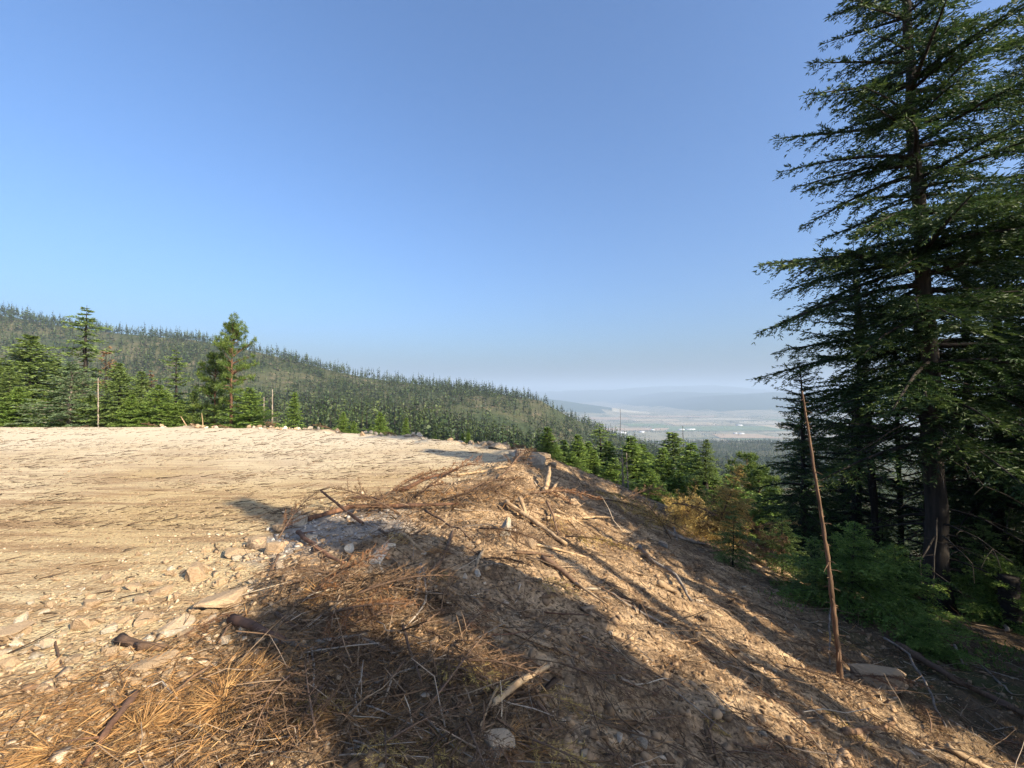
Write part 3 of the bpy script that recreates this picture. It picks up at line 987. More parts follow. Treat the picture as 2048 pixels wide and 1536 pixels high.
FM = [flat_mat("green_crop", (.115, .155, .075), (.14, .18, .09), .004), flat_mat("stubble", (.33, .27, .17), (.40, .33, .22), .004),
      flat_mat("bare_tan_soil", (.31, .225, .145), (.36, .27, .18), .004), flat_mat("pale_dry_grass", (.40, .36, .26), (.34, .30, .21), .004)]
fields = [(1300, 1590, 853, 862, 0), (1260, 1345, 847, 853, 0), (1440, 1570, 868, 876, 2), (1180, 1330, 856, 861, 2), (1350, 1440, 845, 850, 1), (1490, 1580, 843, 848, 3),
          (1390, 1500, 837, 840, 3), (1270, 1360, 838, 842, 1), (1225, 1300, 826, 829, 3), (1270, 1420, 832, 834.5, 2), (1460, 1560, 877, 880.5, 0), (1480, 1530, 880.5, 883.5, 3),
          (1560, 1750, 850, 858, 1), (1600, 1800, 838, 846, 0), (1180, 1260, 835, 839, 2)]
fl = ["green crop field, widest on the valley floor", "green field left of the widest green field", "reddish tan field near the foot of the big firs", "brown strip field at left of the valley",
      "pale stubble field in mid valley", "dry grass field at right of the valley", "dry grass strip beyond the stubble field", "stubble strip left in the valley", "pale strip below the left dark hill",
      "long tan strip across the far valley", "narrow green field at the foot of the forest", "cream dry field at the foot of the forest", "stubble field behind the big firs", "green field behind the big firs", "small tan field at the left valley edge"]
for i, (u0, u1, v0, v1, m) in enumerate(fields):
    zz = -377.0
    ya, yb = (EYE - zz) * FPX / (v1 - HORIZ), (EYE - zz) * FPX / (v0 - HORIZ)
    xa, xb = (u0 - CX) / FPX * ya, (u1 - CX) / FPX * ya
    sk = frng.uniform(-.06, .06) * (xb - xa)
    gv = np.array([(xa, ya), (xb, ya + sk), (xb + frng.uniform(-.1, .25) * (xb - xa), yb + sk), (xa + frng.uniform(-.05, .2) * (xb - xa), yb)])
    nn = 8
    ss, tt = np.meshgrid(np.linspace(0, 1, nn), np.linspace(0, 1, nn))
    px_ = (gv[0] * (1 - ss[..., None]) + gv[1] * ss[..., None]) * (1 - tt[..., None]) + (gv[3] * (1 - ss[..., None]) + gv[2] * ss[..., None]) * tt[..., None]
    hz = ground(px_[..., 0], px_[..., 1], False) + 3.0
    ids = np.arange(nn * nn).reshape(nn, nn)
    q = np.stack([ids[:-1, :-1], ids[:-1, 1:], ids[1:, 1:], ids[1:, :-1]], -1).reshape(-1, 4)
    link("field", mesh_data("field", np.concatenate([px_, hz[..., None]], -1).reshape(-1, 3), [q], [FM[m]]), kind="structure", label=fl[i] if i < len(fl) else None)

belt = []
for u0, u1, v, n, sp_ in [(1180, 1420, 864, 420, 45), (1420, 1560, 867, 160, 40), (1180, 1330, 843, 200, 60), (1420, 1580, 845, 400, 60), (1330, 1480, 850, 90, 40), (1370, 1580, 835, 500, 160),
                          (1200, 1400, 833, 400, 160), (1180, 1580, 850, 500, 200), (1180, 1580, 872, 260, 40), (1455, 1560, 881.5, 160, 25), (1490, 1530, 866, 30, 20), (1230, 1300, 870, 80, 30)]:
    yy = (EYE + 380) * FPX / (v - HORIZ)
    yc = yy + frng.normal(size=n) * sp_ * 2
    uu = frng.uniform(u0, u1, n)
    xx = (uu - CX) / FPX * yc
    kp = fbm(xx / 260, yc / 260, 3, 400) > -.12
    xx, yc = xx[kp], yc[kp]
    belt.append(np.stack([xx, yc, ground(xx, yc, False), frng.uniform(.6, 1.3, len(xx))], -1))
TINY = [far_tree(300 + i, 9, 16, 5.5, .05) for i in range(4)]
spread_trees("valley_tree_belts", np.concatenate(belt), "dark belts of trees between the valley fields", TINY, [M['fir_far'], M['bark']])

tW = NT("white_metal_sheet"); M['shed_wall'] = tW.bsdf(tW.mix(t_fac := tW.noise(tW.pos(True), .3, 3), (.50, .50, .49), (.58, .58, .57)), .5)
tR = NT("pale_roof_sheet"); M['shed_roof'] = tR.bsdf(tR.mix(tR.noise(tR.pos(True), .2, 3), (.52, .53, .54), (.62, .62, .62)), .4)
tD = NT("dark_doorway"); M['shed_door'] = tD.bsdf(tD.mix(tD.noise(tD.pos(True), .5, 2), (.10, .10, .11), (.16, .15, .15)), .6)


def box_vf(x0, x1, y0, y1, z0, z1):
    v = np.array([(x0, y0, z0), (x1, y0, z0), (x1, y1, z0), (x0, y1, z0), (x0, y0, z1), (x1, y0, z1), (x1, y1, z1), (x0, y1, z1)])
    q = np.array([(0, 3, 2, 1), (4, 5, 6, 7), (0, 1, 5, 4), (1, 2, 6, 5), (2, 3, 7, 6), (3, 0, 4, 7)])
    return v, q


for u, v, lw, lab in [(1380, 860, 95, "long white shed left of the wide green field"), (1362, 860.5, 60, "white shed end to end with the long one"), (1240, 866, 110, "biggest pale shed at the left of the valley"),
                      (1283, 865.5, 45, "small white shed right of the biggest pale shed"), (1478, 852, 55, "white shed alone at the edge of the green field"), (1470, 868.5, 30, "farm house left of the reddish tan field"),
                      (1482, 869, 40, "white barn beside the farm house"), (1305, 861, 30, "lone small shed above the tree belt")]:
    d = (EYE + 380) * FPX / (v - HORIZ)
    x = (u - CX) / FPX * d
    e = link("shed", None, loc=(x, d, gz(x, d)), rot=(0, 0, frng.uniform(-.25, .25)), label=lab, cat="building", group="sheds on the valley floor")
    wv, wq = box_vf(-lw / 2, lw / 2, -14, 14, -3, 9)
    link("wall", mesh_data("wall", wv, [wq], [M['shed_wall']]), e)
    rv = np.array([(-lw / 2 - 1, -15, 8.6), (lw / 2 + 1, -15, 8.6), (lw / 2 + 1, 0, 14), (-lw / 2 - 1, 0, 14), (-lw / 2 - 1, 15, 8.6), (lw / 2 + 1, 15, 8.6)])
    link("roof", mesh_data("roof", rv, [[(0, 1, 2, 3), (3, 2, 5, 4)], [(0, 3, 4), (1, 5, 2)]], [M['shed_roof']]), e)
    dv, dq = box_vf(-3, 3, -14.4, -13.9, 0, 6)
    link("door", mesh_data("door", dv, [dq], [M['shed_door']]), e)
# ------------------------------------------------------------------ rubble, slash and litter
def tint_mat(name, stops, rough=.9, trans=0.0, bump=None):
    t = NT(name)
    c = t.ramp(t.attr("v"), stops)
    n = None
    if bump:
        f = t.noise(t.pos(False), bump, 4, .65)
        c = t.mix(t.ramp(f, [(.35, .45), (.6, 0.0)]), c, (.12, .085, .055))
        n = t.bump(f, .5, .01)
    return t.bsdf(c, rough, n, .15, trans)


def stone_mat(name, a, b, c):
    t = NT(name)
    P = t.pos(True)
    oi = t.n("ObjectInfo").outputs["Random"]
    n1, n2 = t.noise(P, 9, 5, .65), t.noise(P, 40, 4, .7)
    col = t.mix(t.ramp(n1, [(.36, 0.0), (.62, 1.0)]), a, b)
    col = t.mix(t.ramp(n2, [(.5, 0.0), (.7, .7)]), col, c)
    gn = t.n("SeparateXYZ"); t.L(t.n("NewGeometry").outputs["Normal"], gn.inputs[0])
    dust = t.math('MULTIPLY', t.ramp(t.math('ADD', gn.outputs[2], t.math('MULTIPLY', n1, .8)), [(.85, 0.0), (1.25, 1.0)]), .75)
    col = t.mix(dust, col, (.37, .262, .155))
    h = t.n("HueSaturation"); t.L(col, h.inputs["Color"])
    t.L(t.math('ADD', t.math('MULTIPLY', oi, .35), .82), h.inputs["Value"])
    return t.bsdf(h.outputs[0], .9, t.bump(t.math('ADD', n1, t.math('MULTIPLY', n2, .35)), .7, .02), .15)


M['stone_tan'] = stone_mat("tan_rock", (.27, .182, .108), (.385, .278, .176), (.19, .125, .078))
M['stone_grey'] = stone_mat("grey_rock", (.27, .235, .185), (.37, .325, .26), (.17, .145, .115))
M['stone_white'] = stone_mat("white_quartz_rock", (.40, .36, .30), (.52, .48, .41), (.30, .25, .19))
M['stone_brown'] = stone_mat("brown_rock", (.16, .115, .08), (.25, .185, .125), (.10, .075, .055))
M['pebble'] = tint_mat("gravel_pebbles", [(0, (.10, .066, .042)), (.35, (.25, .172, .102)), (.7, (.36, .262, .165)), (.93, (.46, .365, .255)), (1, (.30, .29, .275))])
M['twig'] = tint_mat("twig_litter", [(0, (.045, .030, .020)), (.4, (.13, .080, .046)), (.7, (.26, .185, .12)), (.9, (.40, .33, .25)), (1, (.58, .45, .29))], .85)
M['straw'] = tint_mat("fallen_pine_needles", [(0, (.06, .042, .027)), (.35, (.165, .108, .060)), (.7, (.36, .185, .066)), (1, (.52, .335, .145))], .6, .15)
M['bits'] = tint_mat("bark_bits", [(0, (.035, .024, .017)), (.6, (.12, .078, .048)), (1, (.26, .18, .11))], .9)


def hull(n, seed, sx=1, sy=1, sz=1):
    import bmesh
    r = np.random.default_rng(seed)
    p = r.uniform(-1, 1, (n, 3)); p = p / np.maximum(np.abs(p).max(1, keepdims=True), .5) * r.uniform(.75, 1, (n, 1)) * .5
    p = p * np.array([sx, sy, sz])
    bm = bmesh.new()
    for q in p:
        bm.verts.new(q)
    res = bmesh.ops.convex_hull(bm, input=bm.verts)
    bmesh.ops.delete(bm, geom=[g for g in res["geom_interior"] if isinstance(g, bmesh.types.BMVert)], context='VERTS')
    bmesh.ops.triangulate(bm, faces=bm.faces)
    bm.verts.ensure_lookup_table(); bm.verts.index_update()
    v = np.array([q.co[:] for q in bm.verts]); f = np.array([[q.index for q in fc.verts] for fc in bm.faces])
    bm.free()
    return v, f


def rock_mesh(name, seed, mat, sx=1, sy=.8, sz=.6, n=16, chip=.04):
    import bmesh
    v, f = hull(n, seed, sx, sy, sz)
    bm = bmesh.new()
    bv = [bm.verts.new(p) for p in v]
    for t in f:
        bm.faces.new([bv[i] for i in t])
    bmesh.ops.dissolve_limit(bm, angle_limit=.16, verts=bm.verts, edges=bm.edges)
    bmesh.ops.bevel(bm, geom=list(bm.edges), offset=chip, segments=1, affect='EDGES', profile=.6)
    bmesh.ops.triangulate(bm, faces=bm.faces)
    bmesh.ops.subdivide_edges(bm, edges=[e for e in bm.edges if e.calc_length() > .25], cuts=1)
    r = random.Random(seed)
    for q in bm.verts:
        q.co += Vector((r.gauss(0, 1), r.gauss(0, 1), r.gauss(0, 1))) * .012
    me = bpy.data.meshes.new(name); bm.to_mesh(me); bm.free()
    me.materials.append(mat)
    return me


def stamp(name, temps, P, X, Y, Z, S, val, mat, label, tri=True):
    """many copies of small templates joined in one litter mesh: frames X, Y, Z (n,3), scale S (n,3)"""
    V, F, A, off = [], [], [], 0
    kind = frng.integers(0, len(temps), len(P))
    for k, (tv, tf) in enumerate(temps):
        m = kind == k
        s = S[m]
        v = (tv[None, :, 0:1] * s[:, None, 0:1]) * X[m][:, None] + (tv[None, :, 1:2] * s[:, None, 1:2]) * Y[m][:, None] + (tv[None, :, 2:3] * s[:, None, 2:3]) * Z[m][:, None] + P[m][:, None]
        c = m.sum()
        V.append(v.reshape(-1, 3)); F.append((tf[None] + (np.arange(c) * len(tv))[:, None, None]).reshape(-1, tf.shape[1]) + off)
        A.append(np.repeat(np.clip(val[m], 0, 1), len(tv))); off += c * len(tv)
    me = mesh_data(name, np.concatenate(V), [np.concatenate(F)], [mat], False, {"v": np.concatenate(A)})
    return link(name, me, kind="stuff", label=label)


def frames(x, y, tilt=.15, head=None):
    n = len(x)
    Nn = nrm(normal_at(x, y) + frng.normal(size=(n, 3)) * tilt)
    th = frng.random(n) * 6.28 if head is None else head
    X = np.stack([np.cos(th), np.sin(th), np.zeros(n)], -1)
    X = nrm(X - Nn * (X * Nn).sum(-1, keepdims=True))
    return X, np.cross(Nn, X), Nn


def sample(n, dmin, dmax, ulo, uhi, power=1.0):
    """ground points spread over the visible wedge, thicker close by"""
    d = dmin * (dmax / dmin) ** (frng.random(n) ** power)
    return (frng.uniform(ulo, uhi, n) - CX) / FPX * d, d


# --- gravel
PEB = [hull(9, 500 + i, 1, frng.uniform(.6, .95), frng.uniform(.35, .7)) for i in range(8)]
x, y = sample(36000, 1.5, 18, -60, 2100, .85)
p_ = poly_sd(x, y, PAD); s_ = poly_sd(x, y, TOP)
rimm = np.exp(-(p_ / 1.0) ** 2)
keep_p = np.where(p_ < 0, .6 + .4 * rimm, .16 + .5 * rimm) * (1 - sstep(5.5, 6.5, s_))
grey_patch = ((x + 2.15) / 1.0) ** 2 + ((y - 5.55) / .9) ** 2 < 1
keep_p = np.where(grey_patch, 1, keep_p)
k = frng.random(len(x)) < keep_p
x, y, p_, grey_patch, rimm = x[k], y[k], p_[k], grey_patch[k], rimm[k]
sz = .008 + .012 * frng.exponential(1, len(x)) * (.55 + .9 * rimm)
sz = np.minimum(sz, .075) * (1 + .03 * y)
X, Y, Z = frames(x, y, .3)
val = np.where(grey_patch & (frng.random(len(x)) < .75), .97 + .03 * frng.random(len(x)), frng.normal(.55, .22, len(x)).clip(0, .93))
S = np.repeat(sz[:, None], 3, 1) * frng.uniform(.75, 1.35, (len(x), 3))
stamp("gravel", PEB, np.stack([x, y, ground(x, y) + sz * .12], -1), X, Y, Z, S, val, M['pebble'], "loose gravel and stone chips on the pad and slope")


# --- twigs: bent three sided sticks of length 1 along X
def twig_template(seed, bend=.08, seg=3):
    r = np.random.default_rng(seed)
    t = np.linspace(0, 1, seg + 1)
    yy = np.cumsum(r.normal(size=seg + 1)) * bend * .5; yy -= yy[0]
    zz = np.cumsum(np.abs(r.normal(size=seg + 1))) * bend * .25
    th = np.array([0, 2.1, 4.2])
    rad = .5 * (1 - .55 * t)
    # thickness lives in its own scale: keep radius in y/z at 1 unit = 1 thickness through the 'th' channel
    return t, yy, zz, rad, th


TWT = [twig_template(600 + i, .10 if i % 2 else .22) for i in range(8)]


def stamp_twigs(name, P, X, Y, Z, L, Wd, val, mat, label):
    V, F, A, off = [], [], [], 0
    kind = frng.integers(0, len(TWT), len(P))
    for k, (t, yy, zz, rad, th) in enumerate(TWT):
        m = kind == k
        n = m.sum(); seg = len(t); sd = len(th)
        ax = P[m][:, None] + X[m][:, None] * (L[m][:, None] * t[None])[..., None] + Y[m][:, None] * (L[m][:, None] * yy[None])[..., None] + Z[m][:, None] * (L[m][:, None] * zz[None])[..., None]
        ring = ax[:, :, None] + (Wd[m][:, None, None] * rad[None, :, None] * np.cos(th)[None, None])[..., None] * Y[m][:, None, None] + (Wd[m][:, None, None] * rad[None, :, None] * np.sin(th)[None, None])[..., None] * Z[m][:, None, None]
        V.append(ring.reshape(-1, 3))
        idx = np.arange(seg * sd).reshape(seg, sd)
        q = np.stack([idx[:-1], np.roll(idx, -1, 1)[:-1], np.roll(idx, -1, 1)[1:], idx[1:]], -1).reshape(-1, 4)
        F.append((q[None] + (np.arange(n) * seg * sd)[:, None, None]).reshape(-1, 4) + off)
        A.append(np.repeat(np.clip(val[m], 0, 1), seg * sd)); off += n * seg * sd
    me = mesh_data(name, np.concatenate(V), [np.concatenate(F)], [mat], False, {"v": np.concatenate(A)})
    return link(name, me, kind="stuff", label=label)


x, y = sample(17000, 1.5, 15, -60, 2150, .8)
p_ = poly_sd(x, y, PAD); s_ = poly_sd(x, y, TOP)
k = (p_ > -.3) & (s_ < 8) & (frng.random(len(x)) < .35 + .65 * (vnoise(x * .9, y * .9, 700) > .42))
x, y = x[k], y[k]
hd = np.where(frng.random(len(x)) < .5, frng.normal(-.25, .45, len(x)), frng.random(len(x)) * 6.28)
X, Y, Z = frames(x, y, .30, hd)
L = frng.exponential(.10, len(x)).clip(.03, .55) * (1 + .04 * y)
W = (.0025 + .012 * L) * frng.uniform(.6, 1.5, len(x)) * (1 + .05 * y)
stamp_twigs("twig_litter", np.stack([x, y, ground(x, y) + .006 + .03 * frng.random(len(x)) ** 3], -1), X, Y, Z, L, W, frng.beta(1.4, 1.9, len(x)), M['twig'], "tangle of fine broken twigs and roots on the dirt slope")
# heaped tangles of twigs in the slash
TX, TY, TZ = [], [], []
for u, v, ru, n, up in [(640, 1220, .45, 900, .16), (740, 1200, .5, 900, .16), (840, 1215, .5, 800, .14), (680, 1300, .35, 800, .10), (780, 1330, .35, 800, .10), (880, 1340, .35, 600, .08),
                        (800, 1070, .6, 700, .14), (850, 1005, .7, 900, .18), (720, 1420, .3, 700, .05), (920, 1440, .3, 600, .05), (1000, 1400, .25, 400, .06), (1150, 1040, .6, 500, .12), (1010, 990, .7, 600, .12), (560, 1440, .3, 500, .04)]:
    hx, hy, _ = hit(u, v)
    n = int(n * .45); a = frng.normal(size=(n, 2)) * ru * .6
    TX.append(hx + a[:, 0]); TY.append(np.maximum(hy + a[:, 1], 1.4)); TZ.append(up * frng.random(n) ** 1.6 * np.exp(-(a ** 2).sum(1) / ru ** 2))
x, y, up = np.concatenate(TX), np.concatenate(TY), np.concatenate(TZ)
X, Y, Z = frames(x, y, .40)
L = frng.exponential(.09, len(x)).clip(.04, .40) * (1 + .03 * y)
W = (.003 + .016 * L) * frng.uniform(.5, 1.7, len(x)) * (1 + .04 * y)
stamp_twigs("slash_twigs", np.stack([x, y, ground(x, y) + .005 + up], -1), X, Y, Z, L, W, frng.beta(1.3, 2.4, len(x)), M['twig'], "heaped tangle of thin dead twigs in the slash")
# dark twigs and bark bits pressed into the pad, lying along the dozer tracks
x, y = sample(16000, 2.0, 26, -60, 1080, .75)
p_ = poly_sd(x, y, PAD)
k = (p_ < -.1) & (frng.random(len(x)) < .2 + .8 * (fbm(x * .25, y * .8, 3, 710) > -.12))
x, y = x[k], y[k]
X, Y, Z = frames(x, y, .05, frng.normal(.05, .45, len(x)))
L = frng.exponential(.05, len(x)).clip(.015, .5) * (1 + .05 * y)
W = (.006 + .02 * L) * frng.uniform(.5, 1.4, len(x)) * (1 + .03 * y)
stamp_twigs("bark_litter", np.stack([x, y, ground(x, y) + .002], -1), X, Y, Z, L, W, frng.beta(1.2, 2.6, len(x)), M['bits'], "dark bits of bark and twigs pressed into the pad")

# --- fallen needles: loose mats and star shaped bundles
NP, ND, NL, NV = [], [], [], []
for u, v, ru, n, tone in [(455, 1400, .38, 2600, .72), (380, 1470, .45, 2600, .70), (250, 1420, .35, 1500, .55), (90, 1480, .35, 1700, .6), (60, 1420, .3, 900, .5), (330, 1330, .4, 1200, .55),
                          (560, 1500, .35, 1400, .5), (640, 1380, .4, 1800, .38), (700, 1450, .4, 1700, .33), (840, 1480, .4, 1800, .3), (820, 1330, .5, 1900, .36), (930, 1330, .45, 1500, .33),
                          (1040, 1480, .4, 1400, .35), (660, 1215, .5, 2200, .45), (760, 1170, .6, 1900, .35), (850, 1005, .8, 2600, .52), (760, 1010, .7, 1800, .5), (950, 990, .8, 1800, .5),
                          (900, 1240, .6, 1500, .3), (720, 1300, .45, 1600, .32), (520, 1330, .35, 900, .42), (1050, 1010, .9, 1600, .5), (1150, 1290, .6, 900, .35)]:
    hx, hy, _ = hit(u, v)
    n = int(n * (.6 if u < 560 else .28)); a = frng.normal(size=(n, 2)) * ru * .7
    px_ = np.stack([hx + a[:, 0], np.maximum(hy + a[:, 1] * .8, 1.3)], -1)
    flow = frng.normal(.3, 1.0)
    th = np.where(frng.random(n) < .55, flow + frng.normal(size=n) * .5, frng.random(n) * 6.28)
    NP.append(px_); ND.append(th); NL.append(frng.uniform(.07, .17, n)); NV.append(frng.normal(tone, .17, n))
for u, v, n, tone in [(690, 1300 + 130, 110, .5), (450, 1405, 200, .75), (760, 1440, 110, .45), (1010, 1330, 60, .5), (1060, 1500, 80, .5), (800, 1010, 120, .6), (640, 1195, 140, .6),
                      (300, 1450, 150, .75), (120, 1500, 120, .75), (880, 1100, 80, .6), (1010, 1470, 120, .6)]:
    hx, hy, _ = hit(u, v)
    px_ = np.repeat(np.array([[hx, hy]]), n, 0) + frng.normal(size=(n, 2)) * .012
    c = frng.random() * 6.28
    NP.append(px_); ND.append(c + frng.uniform(-1.5, 1.5, n)); NL.append(frng.uniform(.12, .22, n)); NV.append(frng.normal(tone, .14, n))
x, y = sample(26000, 1.6, 14, 300, 2100, .75)
p_ = poly_sd(x, y, PAD); s_ = poly_sd(x, y, TOP)
k = (p_ > -.2) & (s_ < 8) & (frng.random(len(x)) < .25 + .75 * (fbm(x * .8, y * 1.1, 3, 730) > 0))
NP.append(np.stack([x, y], -1)[k]); ND.append(frng.random(k.sum()) * 6.28); NL.append(frng.uniform(.05, .14, k.sum()) * (1 + .05 * y[k])); NV.append(frng.normal(.45, .2, k.sum()))
NP = np.concatenate(NP); ND = np.concatenate(ND); NL = np.concatenate(NL); NV = np.concatenate(NV)
X, Y, Z = frames(NP[:, 0], NP[:, 1], .22, ND)
acc = Acc()
base = np.stack([NP[:, 0], NP[:, 1], ground(NP[:, 0], NP[:, 1]) + .006 + .028 * frng.random(len(NP)) ** 2], -1)
rng = np.random.default_rng(99)
acc.kites(base, X + Z * frng.normal(.10, .12, (len(NP), 1)), NL, .0034 * (1 + .22 * np.maximum(NP[:, 1] - 2, 0)), NV, .4, .06)
link("needle_litter", acc.mesh("needle_litter", [M['straw']]), kind="stuff", label="orange brown fallen pine needles matted over the slope and pad edge")

# --- rocks one can point at
def rock(u, v, wpx, hpx, mat, label, seed, name="rock", sink=.28, depth=.8, group=None, rz=None):
    x, y, z = hit(u, v)
    sc = wpx / FPX * y
    hh = hpx / FPX * y
    me = rock_mesh("rock", seed, M[mat], 1, depth, 1.0, 17)
    zs = max(hh, sc * .25)
    tz = normal_at(np.array([x]), np.array([y]), .15)[0]
    o = link(name, me, None, (x, y + sc * .2, z + zs * (.5 - sink)), (0, 0, 0), (sc, sc, zs), label, "rock", group)
    q = Vector((0, 0, 1)).rotation_difference(Vector(tz * .6 + np.array([0, 0, .4])))
    o.rotation_euler = (q @ Matrix.Rotation(frng.random() * 6.28 if rz is None else rz, 4, 'Z').to_quaternion()).to_euler()
    return o


RK = [(388, 1158, 46, 42, 'stone_tan', "upright angular tan rock standing alone on the stony pad rim"),
      (441, 1168, 28, 20, 'stone_tan', "rounded pale rock just right of the upright angular rock"),
      (418, 1142, 26, 24, 'stone_tan', "tan rock leaning against the upright angular rock"),
      (478, 1110, 56, 20, 'stone_tan', "flat tan slab with a dark hollow beside it"),
      (512, 1094, 44, 26, 'stone_brown', "brown overhanging rock above a dark hollow near the pad rim"),
      (548, 1106, 40, 30, 'stone_tan', "tan block right of the overhanging brown rock"),
      (192, 1210, 38, 20, 'stone_tan', "pale wedge shaped rock left on the stony pad rim"),
      (212, 1157, 24, 14, 'stone_brown', "small brown rock behind the pale wedge"),
      (285, 1205, 36, 18, 'stone_tan', "low tan rock right of the pale wedge"),
      (268, 1178, 34, 18, 'stone_tan', "half buried tan rock behind the low one"),
      (325, 1186, 42, 18, 'stone_tan', "long flat tan rock before the upright angular rock"),
      (348, 1262, 70, 34, 'stone_grey', "greenish grey slab with a straight edge beside the rotten bark"),
      (436, 1215, 92, 34, 'stone_tan', "biggest tan grey boulder, half buried at the edge of the shade"),
      (163, 1256, 40, 38, 'stone_tan', "tilted tan block with a shadowed crack on its left"),
      (288, 1246, 52, 32, 'stone_tan', "square tan block left of the greenish slab"),
      (372, 1278, 36, 26, 'stone_tan', "rounded tan rock below the greenish slab"),
      (302, 1330, 84, 20, 'stone_tan', "flat slab below the rotten bark, with needles drifted on it"),
      (216, 1338, 28, 20, 'stone_tan', "small cream rock left of the flat slab with needles"),
      (20, 1272, 70, 22, 'stone_tan', "flat pale rock cut by the left edge of the picture"),
      (115, 1326, 34, 18, 'stone_tan', "cream rock near the thin upright twig at left"),
      (150, 1318, 40, 12, 'stone_tan', "flat cream flake right of the thin upright twig"),
      (92, 1462, 22, 20, 'stone_tan', "pale square stone among needles at lower left"),
      (110, 1385, 22, 18, 'stone_tan', "pale stone beside the dark wood chunk at left"),
      (556, 1062, 30, 24, 'stone_tan', "tan rock at the tip of the long shadow on the pad"),
      (600, 1049, 30, 26, 'stone_grey', "dark grey rock at the corner of the grey gravel"),
      (562, 1138, 26, 20, 'stone_white', "white rock beside the dead twig bundle"),
      (582, 1158, 40, 22, 'stone_tan', "cream rock at the edge of the slash heap"),
      (700, 1104, 22, 24, 'stone_white', "upright white rock in the shade of the leaning pole"),
      (756, 1116, 46, 18, 'stone_white', "long white rock in the slash heap"),
      (779, 1096, 28, 16, 'stone_white', "white rock above the long white rock in the slash heap"),
      (622, 1077, 26, 12, 'stone_white', "flat white rock on the grey gravel"),
      (517, 1306, 16, 12, 'stone_white', "small white stone below the thick log end"),
      (1073, 938, 40, 46, 'stone_grey', "grey upright boulder on the crest at the end of the pad"),
      (1012, 1068, 34, 50, 'stone_grey', "tall grey rock embedded in the top of the slope"),
      (1062, 1092, 26, 24, 'stone_tan', "tan rock right of the tall grey rock"),
      (1772, 1378, 110, 52, 'stone_brown', "big brown slab at the foot of the slope near the dead pole"),
      (1276, 1484, 34, 30, 'stone_grey', "squarish grey rock low on the slope"),
      (1236, 1472, 16, 18, 'stone_white', "small white rock left of the squarish grey rock"),
      (1166, 1504, 20, 16, 'stone_grey', "small grey rock near the bottom edge, right of centre"),
      (1000, 1490, 70, 34, 'stone_grey', "pale grey boulder half covered by twigs at the bottom"),
      (1326, 1092, 20, 16, 'stone_white', "whitish rock on the shaded part of the slope"),
      (1412, 1240, 22, 18, 'stone_tan', "pale rock in a sunlit streak of the slope"),
      (1340, 1432, 18, 14, 'stone_tan', "small pale rock in the lowest sunlit streak"),
      (955, 1148, 18, 14, 'stone_white', "small white stone among roots on the upper slope"),
      (1150, 1012, 30, 20, 'stone_tan', "tan rock beside the torn roots on the crest"),
      (1088, 914, 46, 12, 'stone_brown', "flat dark brown slab on the crest at the pad corner"),
      (1000, 899, 60, 16, 'stone_grey', "low grey rock heap stone at the pad corner"),
      (1032, 912, 34, 14, 'stone_white', "pale slab beside the grey boulder on the crest")]
for i, (u, v, w, h, m, lab) in enumerate(RK):
    rock(u, v, w, h, m, lab, 800 + i)
# stones scattered that nothing sets apart
RM = {m: [rock_mesh("stone", 900 + i, M[m], 1, frng.uniform(.6, .9), frng.uniform(.45, .7), 14) for i in range(4)] for m in ('stone_tan', 'stone_white', 'stone_grey')}
cx, cy, cz = hits(frng.uniform(0, 620, 600), frng.uniform(1080, 1400, 600))
cp = poly_sd(cx, cy, PAD)
ci = np.nonzero((cp > -1.9) & (cp < .3))[0][:190]
for x, y, z in zip(cx[ci], cy[ci], cz[ci]):
    s = frng.uniform(.04, .125) * frng.uniform(.7, 1)
    m = frng.choice(['stone_tan', 'stone_tan', 'stone_tan', 'stone_tan', 'stone_tan', 'stone_tan', 'stone_white', 'stone_grey'])
    link("stone", RM[m][frng.integers(4)], None, (x, y, z + s * .12), (frng.normal() * .25, frng.normal() * .25, frng.random() * 6.28), (s, s, s), "fist sized pale stone among the gravel along the pad rim", "rock", "loose stones along the pad rim")
cx, cy, cz = hits(frng.uniform(650, 1900, 300), frng.uniform(1000, 1536, 300))
ci = np.nonzero((poly_sd(cx, cy, TOP) < 5.5) & (cy < 12))[0][:70]
for x, y, z in zip(cx[ci], cy[ci], cz[ci]):
    s = frng.uniform(.025, .06) * (1 + .06 * y)
    m = frng.choice(['stone_tan', 'stone_white', 'stone_grey'])
    link("stone", RM[m][frng.integers(4)], None, (x, y, z + s * .12), (frng.normal() * .3, frng.normal() * .3, frng.random() * 6.28), (s, s, s), "small loose stone lying on the dirt slope", "rock", "loose stones on the slope")
# rubble pushed up along the far rim of the pad
edge = np.array(PAD[1:10])
seg = np.linalg.norm(np.diff(edge, axis=0), axis=1); cum = np.concatenate([[0], np.cumsum(seg)])
for i in range(95):
    t = frng.uniform(9, cum[-1])
    ex, ey = np.interp(t, cum, edge[:, 0]), np.interp(t, cum, edge[:, 1])
    x, y = ex + frng.normal() * .35, ey + frng.normal() * .35 + .1
    s = frng.uniform(.12, .38)
    m = frng.choice(['stone_tan', 'stone_white', 'stone_tan', 'stone_grey'])
    link("stone", RM[m][frng.integers(4)], None, (x, y, gz(x, y) + s * .15), (frng.normal() * .3, frng.normal() * .3, frng.random() * 6.28), (s, s, s), "pale block in the row of rubble along the far pad edge", "rock", "rubble along the far pad edge")


